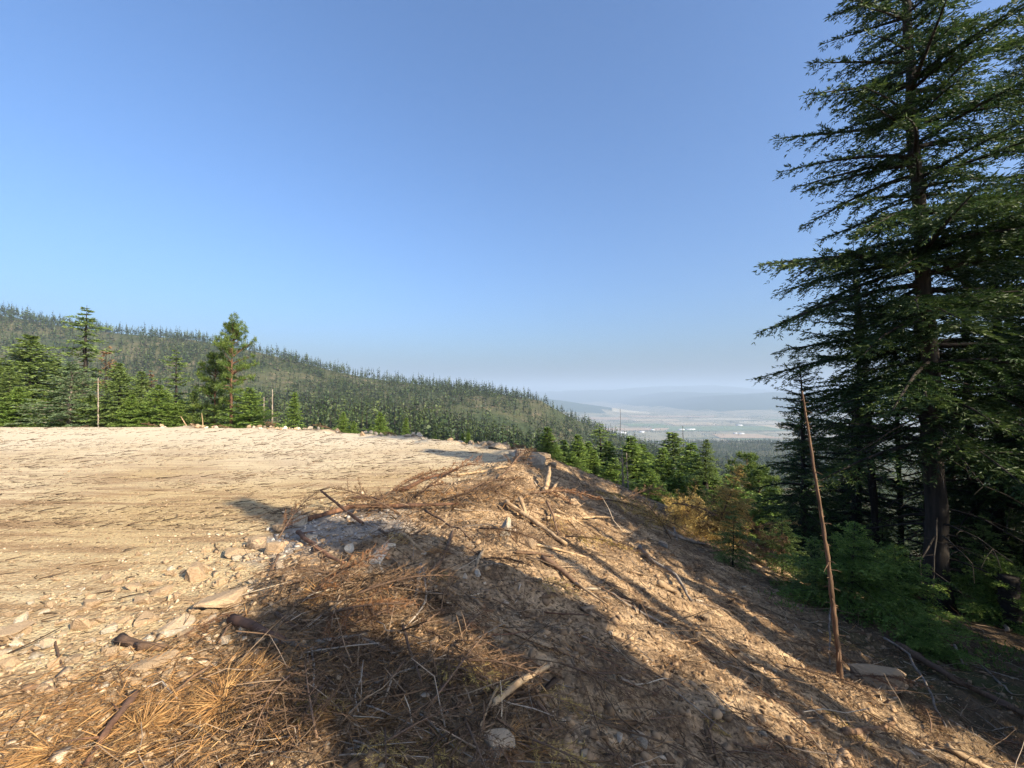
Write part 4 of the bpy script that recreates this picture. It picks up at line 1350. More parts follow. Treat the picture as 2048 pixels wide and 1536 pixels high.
# --- branches, logs and poles one can point at
def stick(pix_pts, thick, mat, label, name="branch", cat="branch", taper=.55, stubs=2, lift=(0, 0), sides=8, wig=.005, splinter=True, group=None, depths=None):
    global rng
    P = []
    for i, (u, v) in enumerate(pix_pts):
        x, y, z = hit(u, v)
        P.append((x, y, z))
    P = np.array(P)
    ln = np.linalg.norm(P[-1] - P[0])
    nseg = max(6, min(22, int(ln / .09)))
    tt = np.linspace(0, 1, nseg + 1)
    key = np.linspace(0, 1, len(P))
    pts = np.stack([np.interp(tt, key, P[:, k]) for k in range(3)], -1)
    r0 = thick / FPX * P[:, 1].mean() * .5
    rad = r0 * (1 - (1 - taper) * tt)
    rng = np.random.default_rng(abs(hash(label)) % 10000 if False else int(sum(map(ord, label))))
    w = np.cumsum(rng.normal(size=(nseg + 1, 3)), 0); w -= w[0] + (w[-1] - w[0]) * tt[:, None]
    pts += w * wig * ln
    g = ground(pts[:, 0], pts[:, 1])
    line = np.interp(tt, [0, 1], [g[0] + lift[0], g[-1] + lift[1]]) + rad * .6
    pts[:, 2] = np.maximum(line, g + rad * .35) if max(lift) <= 0 else np.maximum(line, g + rad * .3)
    a = Acc()
    a.tube(pts, rad * (1 + .12 * rng.normal(size=nseg + 1)), sides, True, .18)
    for _ in range(stubs):
        i = rng.integers(1, nseg)
        d = nrm(nrm((P[-1] - P[0])[None]) * .9 + np.array([rng.normal(), rng.normal(), abs(rng.normal()) * .6])[None])[0]
        l = rng.uniform(2.5, 7) * r0 + .03
        q = np.array([pts[i] + d * l * s + np.array([0, 0, -.1 * l * s * s]) for s in (0, .5, 1)])
        a.tube(q, np.array([.42, .3, .12]) * rad[i], 5, True)
    if splinter:
        for e, nb in ((0, 1), (-1, -2)):
            d = nrm((pts[e] - pts[nb])[None])[0]
            for _ in range(3):
                off = rng.normal(size=3) * rad[e] * .45
                a.tube(np.array([pts[e] + off - d * r0, pts[e] + off + d * rad[e] * rng.uniform(.6, 2.2)]), np.array([.32, .05]) * rad[e], 4, False)
    o = P[0]
    a.v = [v - o for v in a.v]
    ob = link(name, a.mesh(name, [M[mat]], True), None, tuple(o), label=label, cat=cat, group=group)
    return ob


ST = [([(803, 984), (850, 965), (915, 949)], 9, 'bark_red', "reddish branch lying along the pad edge above the slash heap", 3, (0, .1)),
      ([(915, 952), (1000, 936), (1030, 931)], 5, 'pale_wood', "thin pale pole continuing along the pad edge to the crest", 1, (.02, 0)),
      ([(619, 1042), (700, 1026), (803, 1020), (918, 1024)], 10, 'bark_red', "long straight branch across the grey gravel into the slash heap", 5, (.02, .12)),
      ([(599, 1075), (640, 1100), (690, 1126)], 10, 'bark_red', "split orange brown branch lying over the grey gravel", 2, (.06, 0)),
      ([(707, 1003), (740, 1003), (764, 1006)], 6, 'bark_red', "short branch sticking left out of the slash heap", 1, (.05, .05)),
      ([(760, 1067), (806, 1078), (852, 1068)], 6, 'brown_wood', "bent dark branch in the shade of the slash heap", 4, (.05, .08)),
      ([(808, 1078), (848, 1104)], 7, 'pale_wood', "short pale broken stick above the white rocks", 0, (.05, 0)),
      ([(468, 1246), (520, 1268), (572, 1288)], 19, 'bark_red', "thickest foreground log with a cut yellowish end", 1, (.03, .03)),
      ([(556, 1287), (640, 1302), (700, 1316), (745, 1312)], 11, 'grey_wood', "pale grey branch running on from the thickest log", 3, (.03, .02)),
      ([(640, 1286), (720, 1284), (800, 1314)], 8, 'grey_wood', "peeled grey stick beside the pale grey branch", 2, (.02, .02)),
      ([(673, 1316), (720, 1340), (764, 1374)], 9, 'brown_wood', "brown stick with pale end forming a V near the bottom", 1, (.04, .02)),
      ([(764, 1372), (790, 1360), (814, 1330)], 6, 'brown_wood', "thin reddish stick, right arm of the V near the bottom", 2, (.02, .05)),
      ([(843, 1150), (836, 1200), (826, 1222)], 7, 'grey_wood', "forked grey stick standing in the slash, upper arm", 2, (.1, .05)),
      ([(846, 1150), (857, 1195), (843, 1226), (803, 1268)], 5, 'grey_wood', "long crooked grey twig beside the forked stick", 2, (.1, .02)),
      ([(808, 1284), (824, 1320), (846, 1368)], 7, 'brown_wood', "tapering olive stick leaning down toward the needle star", 1, (.12, .02)),
      ([(990, 1420), (1040, 1392), (1096, 1366)], 13, 'pale_wood', "thick peeled pale branch near the bottom, right of centre", 2, (.05, .12)),
      ([(996, 1400), (975, 1430), (952, 1472)], 7, 'pale_wood', "crooked pale root hanging down from the peeled branch", 1, (.08, 0)),
      ([(1074, 1408), (1094, 1436), (1106, 1460)], 7, 'brown_wood', "short curved root below the peeled branch", 1, (.03, 0)),
      ([(1012, 1014), (1065, 1050), (1132, 1093)], 11, 'pale_wood', "long splintered pale plank of wood on the upper slope", 0, (.06, .03)),
      ([(1040, 1010), (1052, 1034)], 9, 'pale_wood', "short splinter standing beside the long pale plank", 0, (.1, .03)),
      ([(1072, 1092), (1120, 1102), (1170, 1116)], 6, 'pale_wood', "thin pale strip under the splintered plank", 0, (.02, .02)),
      ([(1094, 1045), (1140, 1038), (1180, 1041), (1226, 1043)], 6, 'pale_wood', "wavy pale root lying across the crest roots", 2, (.06, .08)),
      ([(1110, 1024), (1150, 1040), (1204, 1074)], 5, 'pale_wood', "pale root slanting under the wavy root", 2, (.05, .02)),
      ([(1093, 1018), (1104, 1042), (1116, 1072)], 5, 'brown_wood', "bent thin stick standing left of the wavy root", 0, (.12, .02)),
      ([(1083, 1118), (1120, 1142), (1155, 1172)], 12, 'brown_wood', "dark hollow branch sliding down the upper slope", 1, (.02, .02)),
      ([(1032, 1107), (1070, 1109), (1107, 1114)], 6, 'brown_wood', "straight dark stick left of the hollow branch", 1, (.02, .02)),
      ([(968, 1108), (952, 1142)], 8, 'pale_wood', "small pale peeled stick above the shaded slope", 1, (.04, .0)),
      ([(906, 1086), (886, 1118), (862, 1148)], 8, 'brown_wood', "brown branch reaching up right out of the slash heap", 2, (.12, .02)),
      ([(852, 1030), (900, 1052), (944, 1080)], 5, 'brown_wood', "long thin dark branch falling right from the slash heap", 3, (.06, .02)),
      ([(628, 1304), (632, 1350), (630, 1402)], 6, 'grey_wood', "forked grey twig hanging below the thickest log", 2, (.03, .01)),
      ([(628, 1364), (606, 1398), (586, 1424)], 6, 'grey_wood', "lower left fork of the grey twig below the log", 1, (.02, .01)),
      ([(757, 1236), (786, 1257)], 7, 'pale_wood', "bright wood chip in the dark middle of the slash", 0, (.02, .02)),
      ([(712, 1276), (738, 1272), (742, 1262)], 8, 'grey_wood', "short bent grey stick above the pale grey branch", 0, (.02, .02)),
      ([(557, 1232), (590, 1250), (606, 1262)], 9, 'brown_wood', "dark bark covered stick above the thickest log", 0, (.03, .02)),
      ([(1277, 1100), (1300, 1126), (1345, 1158), (1380, 1204)], 8, 'grey_wood', "long grey branch running down the middle of the slope", 3, (.05, .03)),
      ([(1312, 1170), (1352, 1188)], 14, 'pale_wood', "stubby pale log chunk beside the long grey branch", 0, (.03, .03)),
      ([(1330, 1066), (1368, 1082), (1406, 1090)], 8, 'grey_wood', "grey branches at the shaded top of the slope", 3, (.03, .03)),
      ([(1345, 1062), (1352, 1080)], 5, 'grey_wood', "short grey stub poking out of the shaded slope", 1, (.08, .0)),
      ([(1786, 1301), (1900, 1368), (2060, 1452)], 17, 'brown_wood', "long fallen log at the foot of the slope under the firs", 4, (.10, .10)),
      ([(1760, 1314), (1810, 1352), (1856, 1408), (1879, 1448)], 5, 'grey_wood', "long thin bleached stick leaning over the toe of the slope", 1, (.3, .02)),
      ([(1899, 1294), (1914, 1326)], 6, 'grey_wood', "short bleached stick above the fallen log", 0, (.06, .02)),
      ([(1944, 1324), (1980, 1352), (2010, 1384)], 5, 'grey_wood', "thin bleached stick beside the fallen log", 1, (.06, .02)),
      ([(1981, 1222), (2002, 1260)], 10, 'grey_wood', "mossy grey log piece near the dark stump", 0, (.06, .02)),
      ([(1632, 1446), (1655, 1454), (1678, 1467)], 6, 'pale_wood', "pale stick low on the slope", 0, (.03, .02)),
      ([(1677, 1462), (1725, 1452), (1775, 1443)], 12, 'brown_wood', "grey brown log piece low on the slope", 1, (.02, .02)),
      ([(1880, 1492), (1920, 1514), (1968, 1536)], 13, 'pale_wood', "bright split log in the lower right corner", 1, (.03, .03)),
      ([(1659, 1252), (1650, 1290), (1652, 1326)], 4, 'grey_wood', "thin white root curling beside the dead pole", 0, (.4, .02)),
      ([(284, 1396), (236, 1466), (186, 1530)], 15, 'bark_red', "reddish brown bark covered branch at lower left", 2, (.04, .02)),
      ([(374, 1455), (400, 1472), (450, 1488)], 7, 'pale_wood', "bright crooked stick on the orange needles", 1, (.03, .03)),
      ([(264, 1513), (312, 1491)], 6, 'pale_wood', "whitish straight splinter at lower left", 0, (.03, .03)),
      ([(359, 1390), (392, 1368), (428, 1346)], 6, 'brown_wood', "stick with a tuft of dry needles at its upper end", 1, (.03, .06)),
      ([(301, 1382), (334, 1371), (352, 1386), (364, 1400)], 4, 'grey_wood', "thin white bent twig above the orange needles", 0, (.03, .03)),
      ([(120, 1278), (130, 1316), (141, 1350)], 4, 'brown_wood', "thin dark twig sticking out of the gravel at left", 0, (.02, .01)),
      ([(63, 1376), (95, 1374), (128, 1380)], 14, 'brown_wood', "dark weathered wood chunk at the left", 0, (.01, .01)),
      ([(445, 1290), (460, 1262), (502, 1234)], 5, 'brown_wood', "curved twig rising past the biggest boulder", 0, (.03, .06)),
      ([(250, 1282), (290, 1292), (340, 1298)], 22, 'brown_wood', "rotten crumbling bark beside the greenish grey slab", 2, (.01, .01)),
      ([(0, 1452), (110, 1416), (226, 1388)], 8, 'brown_wood', "long dark root half buried under needles at left", 3, (0, 0)),
      ([(0, 1512), (30, 1508)], 7, 'pale_wood', "whitish stick end at the left edge", 0, (.02, .02)),
      ([(1222, 1190), (1262, 1212), (1330, 1250)], 6, 'grey_wood', "thin dark stick down the middle of the slope", 2, (.03, .02)),
      ([(1150, 1170), (1180, 1192), (1215, 1212)], 6, 'pale_wood', "pale sliver in the sunlit streak of the slope", 1, (.03, .02)),
      ([(1205, 1344), (1240, 1350), (1262, 1358)], 5, 'brown_wood', "small dark branched twig on the lower slope", 2, (.02, .02)),
      ([(1225, 1352), (1230, 1372)], 5, 'pale_wood', "short pale twig under the dark branched twig", 0, (.03, .01)),
      ([(1090, 990), (1098, 968)], 12, 'pale_wood', "splintered stump spike on the crest, bright in the sun", 1, (.02, .35)),
      ([(1100, 988), (1114, 974)], 8, 'pale_wood', "flat bright chip beside the splintered spike", 0, (.02, .1)),
      ([(1030, 930), (1034, 905), (1052, 903), (1056, 918)], 4, 'brown_wood', "arched bare twig over the crest at the end of the pad", 2, (.05, .05)),
      ([(560, 1120), (552, 1140), (540, 1156)], 5, 'brown_wood', "dark twig leaning beside the white rock", 1, (.06, .01))]
for pts_, th, m, lab, stubs, lift in ST:
    nm = "log" if th >= 13 else ("branch" if th >= 6 else "twig")
    if "plank" in lab: nm = "plank"
    if "chip" in lab or "splinter " in lab: nm = "wood_chip"
    if " root" in lab: nm = "root"
    stick(pts_, th, m, lab, nm, "stick" if nm in ("twig", "branch") else nm.replace("_", " "), .6, stubs, lift)

# sticks that nothing sets apart
def stick_template(seed, mat, thick=.022):
    global rng
    rng = np.random.default_rng(seed)
    t = np.linspace(0, 1, 9)
    w = np.cumsum(rng.normal(size=(9, 2)), 0) * .012; w -= w[0]
    a = Acc()
    pts = np.stack([t - .5, w[:, 0], np.abs(w[:, 1]) * .5], -1)
    a.tube(pts, thick * (1 - .5 * t) * (1 + .15 * rng.normal(size=9)), 6, True, .2)
    for _ in range(2):
        i = rng.integers(2, 8); d = nrm(np.array([[.8 + rng.random(), rng.normal(), abs(rng.normal()) * .3]]))[0]
        l = rng.uniform(.05, .22)
        a.tube(np.array([pts[i], pts[i] + d * l * .5, pts[i] + d * l + np.array([.02, 0, -.02])]), np.array([.4, .3, .15]) * thick, 4, True)
    return a.mesh("stick", [M[mat]], True)


STK = [stick_template(950 + i, m, th) for i, (m, th) in enumerate([('brown_wood', .013), ('grey_wood', .010), ('pale_wood', .011), ('brown_wood', .018), ('grey_wood', .014), ('brown_wood', .010), ('brown_wood', .012), ('bark_red', .016)])]
cx, cy, cz = hits(frng.uniform(480, 2000, 700), frng.uniform(945, 1536, 700))
ci = np.nonzero((poly_sd(cx, cy, PAD) > 0) & (poly_sd(cx, cy, TOP) < 7) & (cy < 14))[0][:190]
for x, y, z in zip(cx[ci], cy[ci], cz[ci]):
    l = frng.uniform(.12, .42) * (1 + .06 * y)
    hd = frng.normal(-.2, .5) if frng.random() < .6 else frng.random() * 6.28
    N_ = normal_at(np.array([x]), np.array([y]), .2)[0]
    q = Vector((0, 0, 1)).rotation_difference(Vector(N_ + frng.normal(size=3) * .12)) @ Matrix.Rotation(hd, 4, 'Z').to_quaternion()
    link("stick", STK[frng.integers(8)], None, (x, y, z + .015 + .02 * frng.random()), q.to_euler(), (l, l, l), "broken stick strewn among the litter of the dirt slope", "stick", "broken sticks strewn over the slope")
# chips and splinters of torn wood
x, y = sample(10000, 1.6, 14, 450, 2100, .75)
p_ = poly_sd(x, y, PAD); s_ = poly_sd(x, y, TOP)
k = (p_ > -.1) & (s_ < 8) & (frng.random(len(x)) < .2 + .8 * (fbm(x * .7, y * 1.0, 3, 740) > 0.05))
x, y = x[k], y[k]
X, Y, Z = frames(x, y, .35, np.where(frng.random(len(x)) < .6, frng.normal(-.2, .5, len(x)), frng.random(len(x)) * 6.28))
L = frng.exponential(.055, len(x)).clip(.015, .26) * (1 + .06 * y)
CH = [hull(8, 560 + i, 1, .8, .5) for i in range(5)]
stamp("wood_chips", CH, np.stack([x, y, ground(x, y) + .006], -1), X, Y, Z, np.stack([L, L * frng.uniform(.12, .35, len(x)), L * .10], -1), frng.beta(1.8, 1.5, len(x)), M['twig'], "chips and splinters of torn wood in the dirt slope")
# clods of earth
x, y = sample(9000, 1.6, 14, 450, 2150, .85)
p_ = poly_sd(x, y, PAD); s_ = poly_sd(x, y, TOP)
k = (p_ > .1) & (s_ < 7)
x, y = x[k], y[k]
X, Y, Z = frames(x, y, .5)
sz = (.012 + .02 * frng.exponential(1, len(x))).clip(0, .075) * (1 + .05 * y)
M['clod'] = tint_mat("earth_clods", [(0, (.13, .082, .047)), (.5, (.24, .158, .09)), (1, (.37, .25, .145))], .98)
stamp("earth_clods", [hull(14, 580 + i, 1, .85, .65) for i in range(6)], np.stack([x, y, ground(x, y)], -1), X, Y, Z, np.repeat(sz[:, None], 3, 1), frng.random(len(x)), M['clod'], "clods of loose earth on the dirt slope")
# ------------------------------------------------------------------ dead boughs, brush, saplings, snags
def bough(seed, ln=.7, needle=.045, nw=.005, sub=9, dens=110, flat=.5):
    global rng
    rng = np.random.default_rng(seed)
    st, lf = Acc(), Acc()
    t = np.linspace(0, 1, 9)
    bend = rng.normal() * .25
    ax = np.stack([t * ln, bend * ln * t ** 2, .10 * ln * np.sin(t * 2.5)], -1)
    st.tube(ax, .012 * ln * (1 - .75 * t) + .002, 5, True)
    for j in range(sub):
        for sg in (-1, 1):
            tj = .12 + .85 * (j + rng.random()) / sub
            o = np.array([np.interp(tj, t, ax[:, k]) for k in range(3)])
            l = ln * .42 * (1.1 - tj) * rng.uniform(.6, 1.2) + .05
            d = nrm(np.array([[.75, sg * .75 + rng.normal() * .2, rng.normal() * .3 * flat + .08]]))[0]
            s = np.linspace(0, 1, 4)[:, None]
            pp = o + d * l * s + np.array([0, 0, -.12]) * l * s ** 2
            st.tube(pp, .004 * ln * (1 - .6 * s[:, 0]) + .001, 4, False)
            n = max(6, int(dens * l))
            sn = rng.random(n)
            P = o + d * (l * sn)[:, None] + np.array([0, 0, -.12]) * (l * sn ** 2)[:, None]
            D = nrm(d[None] * .7 + rng.normal(size=(n, 3)) * np.array([.6, .6, .45]))
            lf.kites(P, D, needle * rng.uniform(.6, 1.3, n), nw, .35 + .3 * sn + rng.normal(size=n) * .16, .4)
    return st, lf


BGH = [bough(1000 + i, 1.0, .06, .006, 9, 150) for i in range(3)]
BGM = {}
for key in ('dead', 'gold'):
    BGM[key] = [(a.mesh("stem", [M['brown_wood']], True), b.mesh("needles", [M[key]])) for a, b in BGH]
BRN = leaf_mat("rust_brown_needles", (.085, .034, .014), (.20, .090, .036), (.33, .165, .068), .2)
BGM['rust'] = [(a.mesh("stem", [M['brown_wood']], True), b.mesh("needles", [BRN])) for a, b in BGH]


def put_bough(u, v, key, ln, hd, label, up=.1, lift=.03, group=None, cat="bough"):
    x, y, z = hit(u, v)
    N_ = normal_at(np.array([x]), np.array([y]), .2)[0]
    q = Vector((0, 0, 1)).rotation_difference(Vector(N_)) @ Matrix.Rotation(hd, 4, 'Z').to_quaternion() @ Matrix.Rotation(-up, 4, 'Y').to_quaternion()
    e = link("dead_bough", None, None, (x, y, z + lift), q.to_euler(), (ln, ln, ln), label, cat, group)
    for nm, me in zip(("stem", "needles"), BGM[key][frng.integers(3)]):
        link(nm, me, e)
    return e


for u, v, key, ln, hd, lab, up in [
        (600, 1215, 'rust', .75, .3, "rust red dead bough left in the middle slash", .15), (650, 1235, 'rust', .8, -.6, "rust red dead bough, brightest clump in the middle slash", .2),
        (700, 1200, 'dead', .8, .2, "brown dead bough at the top of the middle slash", .15), (725, 1180, 'dead', .8, 2.8, "brown dead bough under the long white rock", .1),
        (610, 1340, 'dead', .6, -1.7, "brown dead bough hanging left of the forked grey twig", .05), (665, 1360, 'dead', .6, -1.5, "brown dead bough hanging right of the forked grey twig", .05),
        (560, 1080, 'rust', .7, 1.2, "bundle of dead twigs standing at the pad rim left of the grey gravel", .7), (760, 1003, 'rust', 1.1, .4, "reddish bough on top of the slash heap, left side", .25),
        (830, 998, 'rust', 1.2, .1, "reddish bough on top of the slash heap, middle", .25), (880, 1005, 'dead', 1.2, -.3, "brown bough on top of the slash heap, right side", .2),
        (800, 1030, 'dead', 1.1, 2.9, "brown bough drooping from the front of the slash heap", .1), (930, 985, 'dead', 1.2, .6, "brown bough between the slash heap and the crest", .2),
        (1060, 990, 'rust', 1.3, .2, "reddish root mat below the grey boulder on the crest", .15), (1000, 960, 'dead', 1.3, .9, "brown bough just below the pale pole on the crest", .2),
        (1170, 985, 'gold', 1.2, -.5, "sunlit straw coloured bough on the crest right of the boulder", .15), (1200, 1000, 'gold', 1.3, -.4, "straw coloured bough lower on the far crest", .1),
        (1245, 1000, 'dead', 1.2, .3, "brown tuft on the skyline of the slope", .5), (1290, 1030, 'gold', 1.1, -.6, "pale tuft in the sun below the skyline tuft", .15),
        (900, 1330, 'dead', .6, -.3, "brown bough in the shade left of the peeled branch", .1), (850, 1430, 'dead', .55, .8, "brown bough near the small white speck", .1),
        (930, 1440, 'dead', .5, -1.2, "brown bough below the peeled branch", .05), (770, 1490, 'dead', .4, .4, "brown bough at the bottom edge, left of centre", .05),
        (1040, 1470, 'gold', .45, -.8, "dry yellow tuft below the curved root", .2), (640, 1480, 'dead', .5, 2.2, "brown bough at the bottom edge near the orange needles", .05),
        (1130, 1075, 'gold', .9, -.7, "straw coloured tuft below the long pale plank", .15), (960, 1060, 'dead', .9, -.9, "brown tuft left of the tall grey rock", .1),
        (350, 1288, 'rust', .35, .5, "small rust coloured tuft by the rotten bark", .2), (1120, 1330, 'dead', .5, -.6, "brown tuft on the shaded lower slope", .1),
        (1700, 1350, 'rust', .7, -.5, "reddish bough at the foot of the dead pole", .1), (1960, 1470, 'rust', .8, -.4, "rust red bough in the lower right corner", .1),
        (1560, 1330, 'dead', .8, -.5, "brown bough low on the slope left of the dead pole", .1), (1500, 1140, 'gold', 1.0, -.4, "pale bough where the slope meets the brush", .1)]:
    put_bough(u, v, key, ln, hd, lab, up)
cx, cy, cz = hits(frng.uniform(560, 1900, 160), frng.uniform(950, 1500, 160))
ci = np.nonzero((poly_sd(cx, cy, PAD) > .3) & (poly_sd(cx, cy, TOP) < 5.5) & (cy < 13))[0][:44]
for x, y, z in zip(cx[ci], cy[ci], cz[ci]):
    N_ = normal_at(np.array([x]), np.array([y]), .2)[0]
    q = Vector((0, 0, 1)).rotation_difference(Vector(N_)) @ Matrix.Rotation(frng.normal(-.2, 1.0), 4, 'Z').to_quaternion()
    sc_ = frng.uniform(.22, .5) * (1 + .07 * y)
    e = link("dead_bough", None, None, (x, y, z + .02), q.to_euler(), (sc_, sc_, sc_ * .8), "small dry bough pressed into the dirt slope", "bough", "small dry boughs on the dirt slope")
    for nm, me in zip(("stem", "needles"), BGM[('dead', 'dead', 'gold', 'rust')[frng.integers(4)]][frng.integers(3)]):
        link(nm, me, e)
for i in range(9):          # slash along the far rim
    t = frng.uniform(8, cum[-1])
    x, y = np.interp(t, cum, edge[:, 0]), np.interp(t, cum, edge[:, 1]) + .25
    e = link("dead_bough", None, None, (x, y, gz(x, y) + .02), (0, -.15, frng.random() * 6.28), (1.0, 1.0, 1.0), "brown bough in the rubble row along the far pad edge", "bough", "boughs along the far pad edge")
    for nm, me in zip(("stem", "needles"), BGM['dead'][frng.integers(3)]):
        link(nm, me, e)

# --- golden brush left from a felled fir
template('gold_top', *conifer(31, 3.0, 1.15, base=.05, gap=.20, per=5, bsp=.10, ssp=.055, sl=.085, sw=.022, trunk=.012, prof=young_prof, rise=(.3, .9), droop=.12), M['brown_wood'], M['gold'])
template('rust_top', *conifer(32, 3.0, 1.15, base=.05, gap=.24, per=5, bsp=.11, ssp=.06, sl=.085, sw=.022, trunk=.012, prof=young_prof, rise=(.1, .8), droop=.2, thin=.2), M['brown_wood'], M['dead'])
template('sapling', *conifer(33, 3.0, 1.25, base=.12, gap=.26, per=5, bsp=.085, blen=.42, ssp=.045, sl=.075, sw=.022, trunk=.012, irr=.3, prof=young_prof, rise=(-.05, .6), droop=.34, bare=.05), M['bark'], M['fir_lit'])
template('fir_low', *conifer(34, 2.2, 1.7, base=.16, gap=.17, per=6, bsp=.075, blen=.40, ssp=.042, sl=.075, sw=.023, trunk=.018, irr=.25, prof=young_prof, rise=(.05, .5), droop=.30, bare=.04), M['bark'], M['fir_young'])  # brighter needle colour stands in for sunlight on these shaded low firs
TH.update(gold_top=3, rust_top=3, sapling=3, fir_low=2.2)
GB = "felled fir tops heaped as brush"
for u, v, d, key, s, lean, rz, lab in [(1432, 960, 11.6, 'gold_top', .62, (.3, .2), 0, "golden dead fir top standing highest on the brush heap"), (1345, 1005, 11.6, 'gold_top', .6, (.5, -.9), 1, "golden dead fir top at the left end of the brush heap"),
                                       (1395, 1000, 11.6, 'gold_top', .6, (.9, -.5), 2, "golden dead fir top in the middle of the brush heap"), (1475, 1000, 11.3, 'gold_top', .6, (.9, .9), 3, "straw coloured dead fir top at the right of the brush heap"),
                                       (1515, 1020, 11.2, 'rust_top', .45, (-.6, 1.0), 4, "brown dead fir top beside the dark forest edge"), (1440, 1025, 11.0, 'gold_top', .55, (1.2, .2), 5, "golden dead bough lying low at the front of the brush heap"),
                                       (1375, 1035, 11.1, 'rust_top', .5, (1.3, -.3), 2.5, "rusty dead top low on the left front of the brush heap")]:
    x = (u - CX) / FPX * d
    z = EYE + (HORIZ - v) / FPX * d
    b = max(gz(x, d) - .1, z - s * 2.0)
    tree(key, 'dead_fir_top', (x, d, b), s, lab, "brush", GB, 1.0, rz, lean)
# heap under it: interlaced dead boughs
for i in range(16):
    u, v = frng.uniform(1335, 1530), frng.uniform(1020, 1085)
    x, y, z = hit(u, v, 30)
    d_ = min(y, 11.8)
    x = (u - CX) / FPX * d_
    e = link("dead_bough", None, None, (x, d_, gz(x, d_) + frng.uniform(.05, .7)), (frng.normal() * .4, frng.normal() * .4 - .2, frng.random() * 6.28), (1.1, 1.1, 1.1), "dead bough interlaced in the brush heap below the golden tops", "bough", "boughs interlaced in the brush heap")
    for nm, me in zip(("stem", "needles"), BGM['dead' if frng.random() < .6 else 'gold'][frng.integers(3)]):
        link(nm, me, e)

G6 = "young firs between the slope and the big firs"
for key, u, v, d, s, w, rz, lean, lab in [('sapling', 1462, 1098, 9.3, .44, 1.15, .5, (0, .05), "scraggly dark young fir in front of the golden brush"),
                                          ('fir_low', 1692, 1285, 8.0, .78, 1.0, 1.0, (.05, -.05), "low spreading green fir behind the dead pole"),
                                          ('fir_low', 1800, 1260, 8.4, .66, 1.0, 3.0, (.0, .1), "low spreading green fir right of the dead pole"),
                                          ('sapling', 1625, 1200, 8.2, .42, 1.2, 2.0, (0, 0), "small fir sapling left of the dead pole"),
                                          ('fir_low', 1850, 1330, 6.6, .30, 1.2, 4.0, (0, 0), "tiny green fir near the fallen log"),
                                          ('sapling', 1560, 1120, 10.5, .55, 1.2, 5.0, (0, 0), "dim fir sapling at the dark forest edge"),
                                          ('sapling', 1960, 1180, 10.5, .8, 1.1, 3.3, (0, 0), "leafy sapling in the dark right of the huge trunk"),
                                          ('fir_low', 1990, 1240, 9.3, .7, 1.0, 2.3, (0, 0), "low fir by the dark stump"),
                                          ('sapling', 1760, 1080, 12.5, .8, 1.1, 1.3, (0, 0), "leafy sapling left of the huge trunk"),
                                          ('sapling', 2040, 1120, 11.5, .9, 1.1, .3, (0, 0), "leafy sapling at the right edge of the picture")]:
    x = (u - CX) / FPX * d
    tree(key, 'young_fir', (x, d, gz(x, d) - .05), s, lab, "tree", G6, w, rz, lean)

# --- dead pole, leaning poles, snags, stump
def pole(base_uv, top_uv, d, r0, mat, label, name="dead_pole", stubs=26, top_r=.35, dd=0.0, cat="dead tree", group=None, curve=.0, branches=None, stub_len=.10):
    global rng
    bx_ = (base_uv[0] - CX) / FPX * d
    bz_ = gz(bx_, d) - .1
    tp = np.array(pix(top_uv[0], top_uv[1], d + dd))
    b = np.array([bx_, d, bz_])
    rng = np.random.default_rng(int(sum(map(ord, label))))
    n = 50
    t = np.linspace(0, 1, n)
    ax = b + (tp - b) * t[:, None]
    w = np.cumsum(rng.normal(size=(n, 3)), 0) * .0007 * np.linalg.norm(tp - b)
    w -= w[-1] * t[:, None]
    ax = ax + w * np.array([1, 1, 0]) + np.array([curve, 0, 0]) * (t * (1 - t))[:, None]
    rad = r0 * (1 - (1 - top_r) * t)
    e = link(name, None, None, tuple(b), label=label, cat=cat, group=group)
    a = Acc()
    a.tube(ax - b, rad * (1 + .06 * rng.normal(size=n)), 10, True, .42)
    link("trunk", a.mesh("trunk", [M[mat]], True), e)
    s_ = Acc()
    for _ in range(stubs):
        i = rng.uniform(.08, .98)
        p = np.array([np.interp(i, t, (ax - b)[:, k]) for k in range(3)])
        th = rng.random() * 6.28
        l = stub_len * rng.uniform(.4, 1.6) * (1.2 - .6 * i)
        dv = np.array([math.cos(th), math.sin(th), rng.normal() * .25])
        rr = np.interp(i, t, rad)
        q = np.array([p + dv * rr * .6, p + dv * (rr + l * .6) + np.array([0, 0, -.05 * l]), p + dv * (rr + l) + np.array([0, 0, -.22 * l])])
        s_.tube(q, np.array([.22, .14, .05]) * max(rr, .012), 4, False)
    link("branch_stub", s_.mesh("branch_stub", [M[mat]], True), e, kind="stuff")
    return e


pole((1676, 1338), (1604, 782), 5.25, .032, 'brown_wood', "tall thin dead pole with brown flaking bark in front of the firs", top_r=.30, dd=.15, curve=.12, stubs=60, stub_len=.07)
pole((748, 1096), (643, 980), 5.6, .022, 'bark_red', "leaning stick standing out of the slash heap against the pad", name="leaning_stick", top_r=.6, dd=.35, cat="stick", stubs=10, stub_len=.05)
pole((198, 856), (196, 756), 27.2, .042, 'grey_wood', "thin bare pale pole standing before the left firs", top_r=.5, cat="dead tree", stubs=8, stub_len=.2)
pole((528, 860), (528, 794), 30, .07, 'grey_wood', "bleached snag, left of the pair right of the pine", cat="dead tree", stubs=26, stub_len=.5)
pole((546, 860), (545, 779), 31, .08, 'grey_wood', "taller bleached snag, right of the pair right of the pine", cat="dead tree", stubs=30, stub_len=.6)
pole((1246, 1010), (1243, 898), 21, .06, 'grey_wood', "bleached branchy snag in front of the dense firs below the pad", cat="dead tree", stubs=46, stub_len=.7)
pole((1256, 1010), (1252, 905), 21.6, .045, 'grey_wood', "second thin bleached snag touching the branchy one", cat="dead tree", stubs=30, stub_len=.6)
pole((1366, 1000), (1365, 852), 33, .05, 'bark', "bare dark spike rising above the clump of firs", cat="dead tree", stubs=10, stub_len=.25)
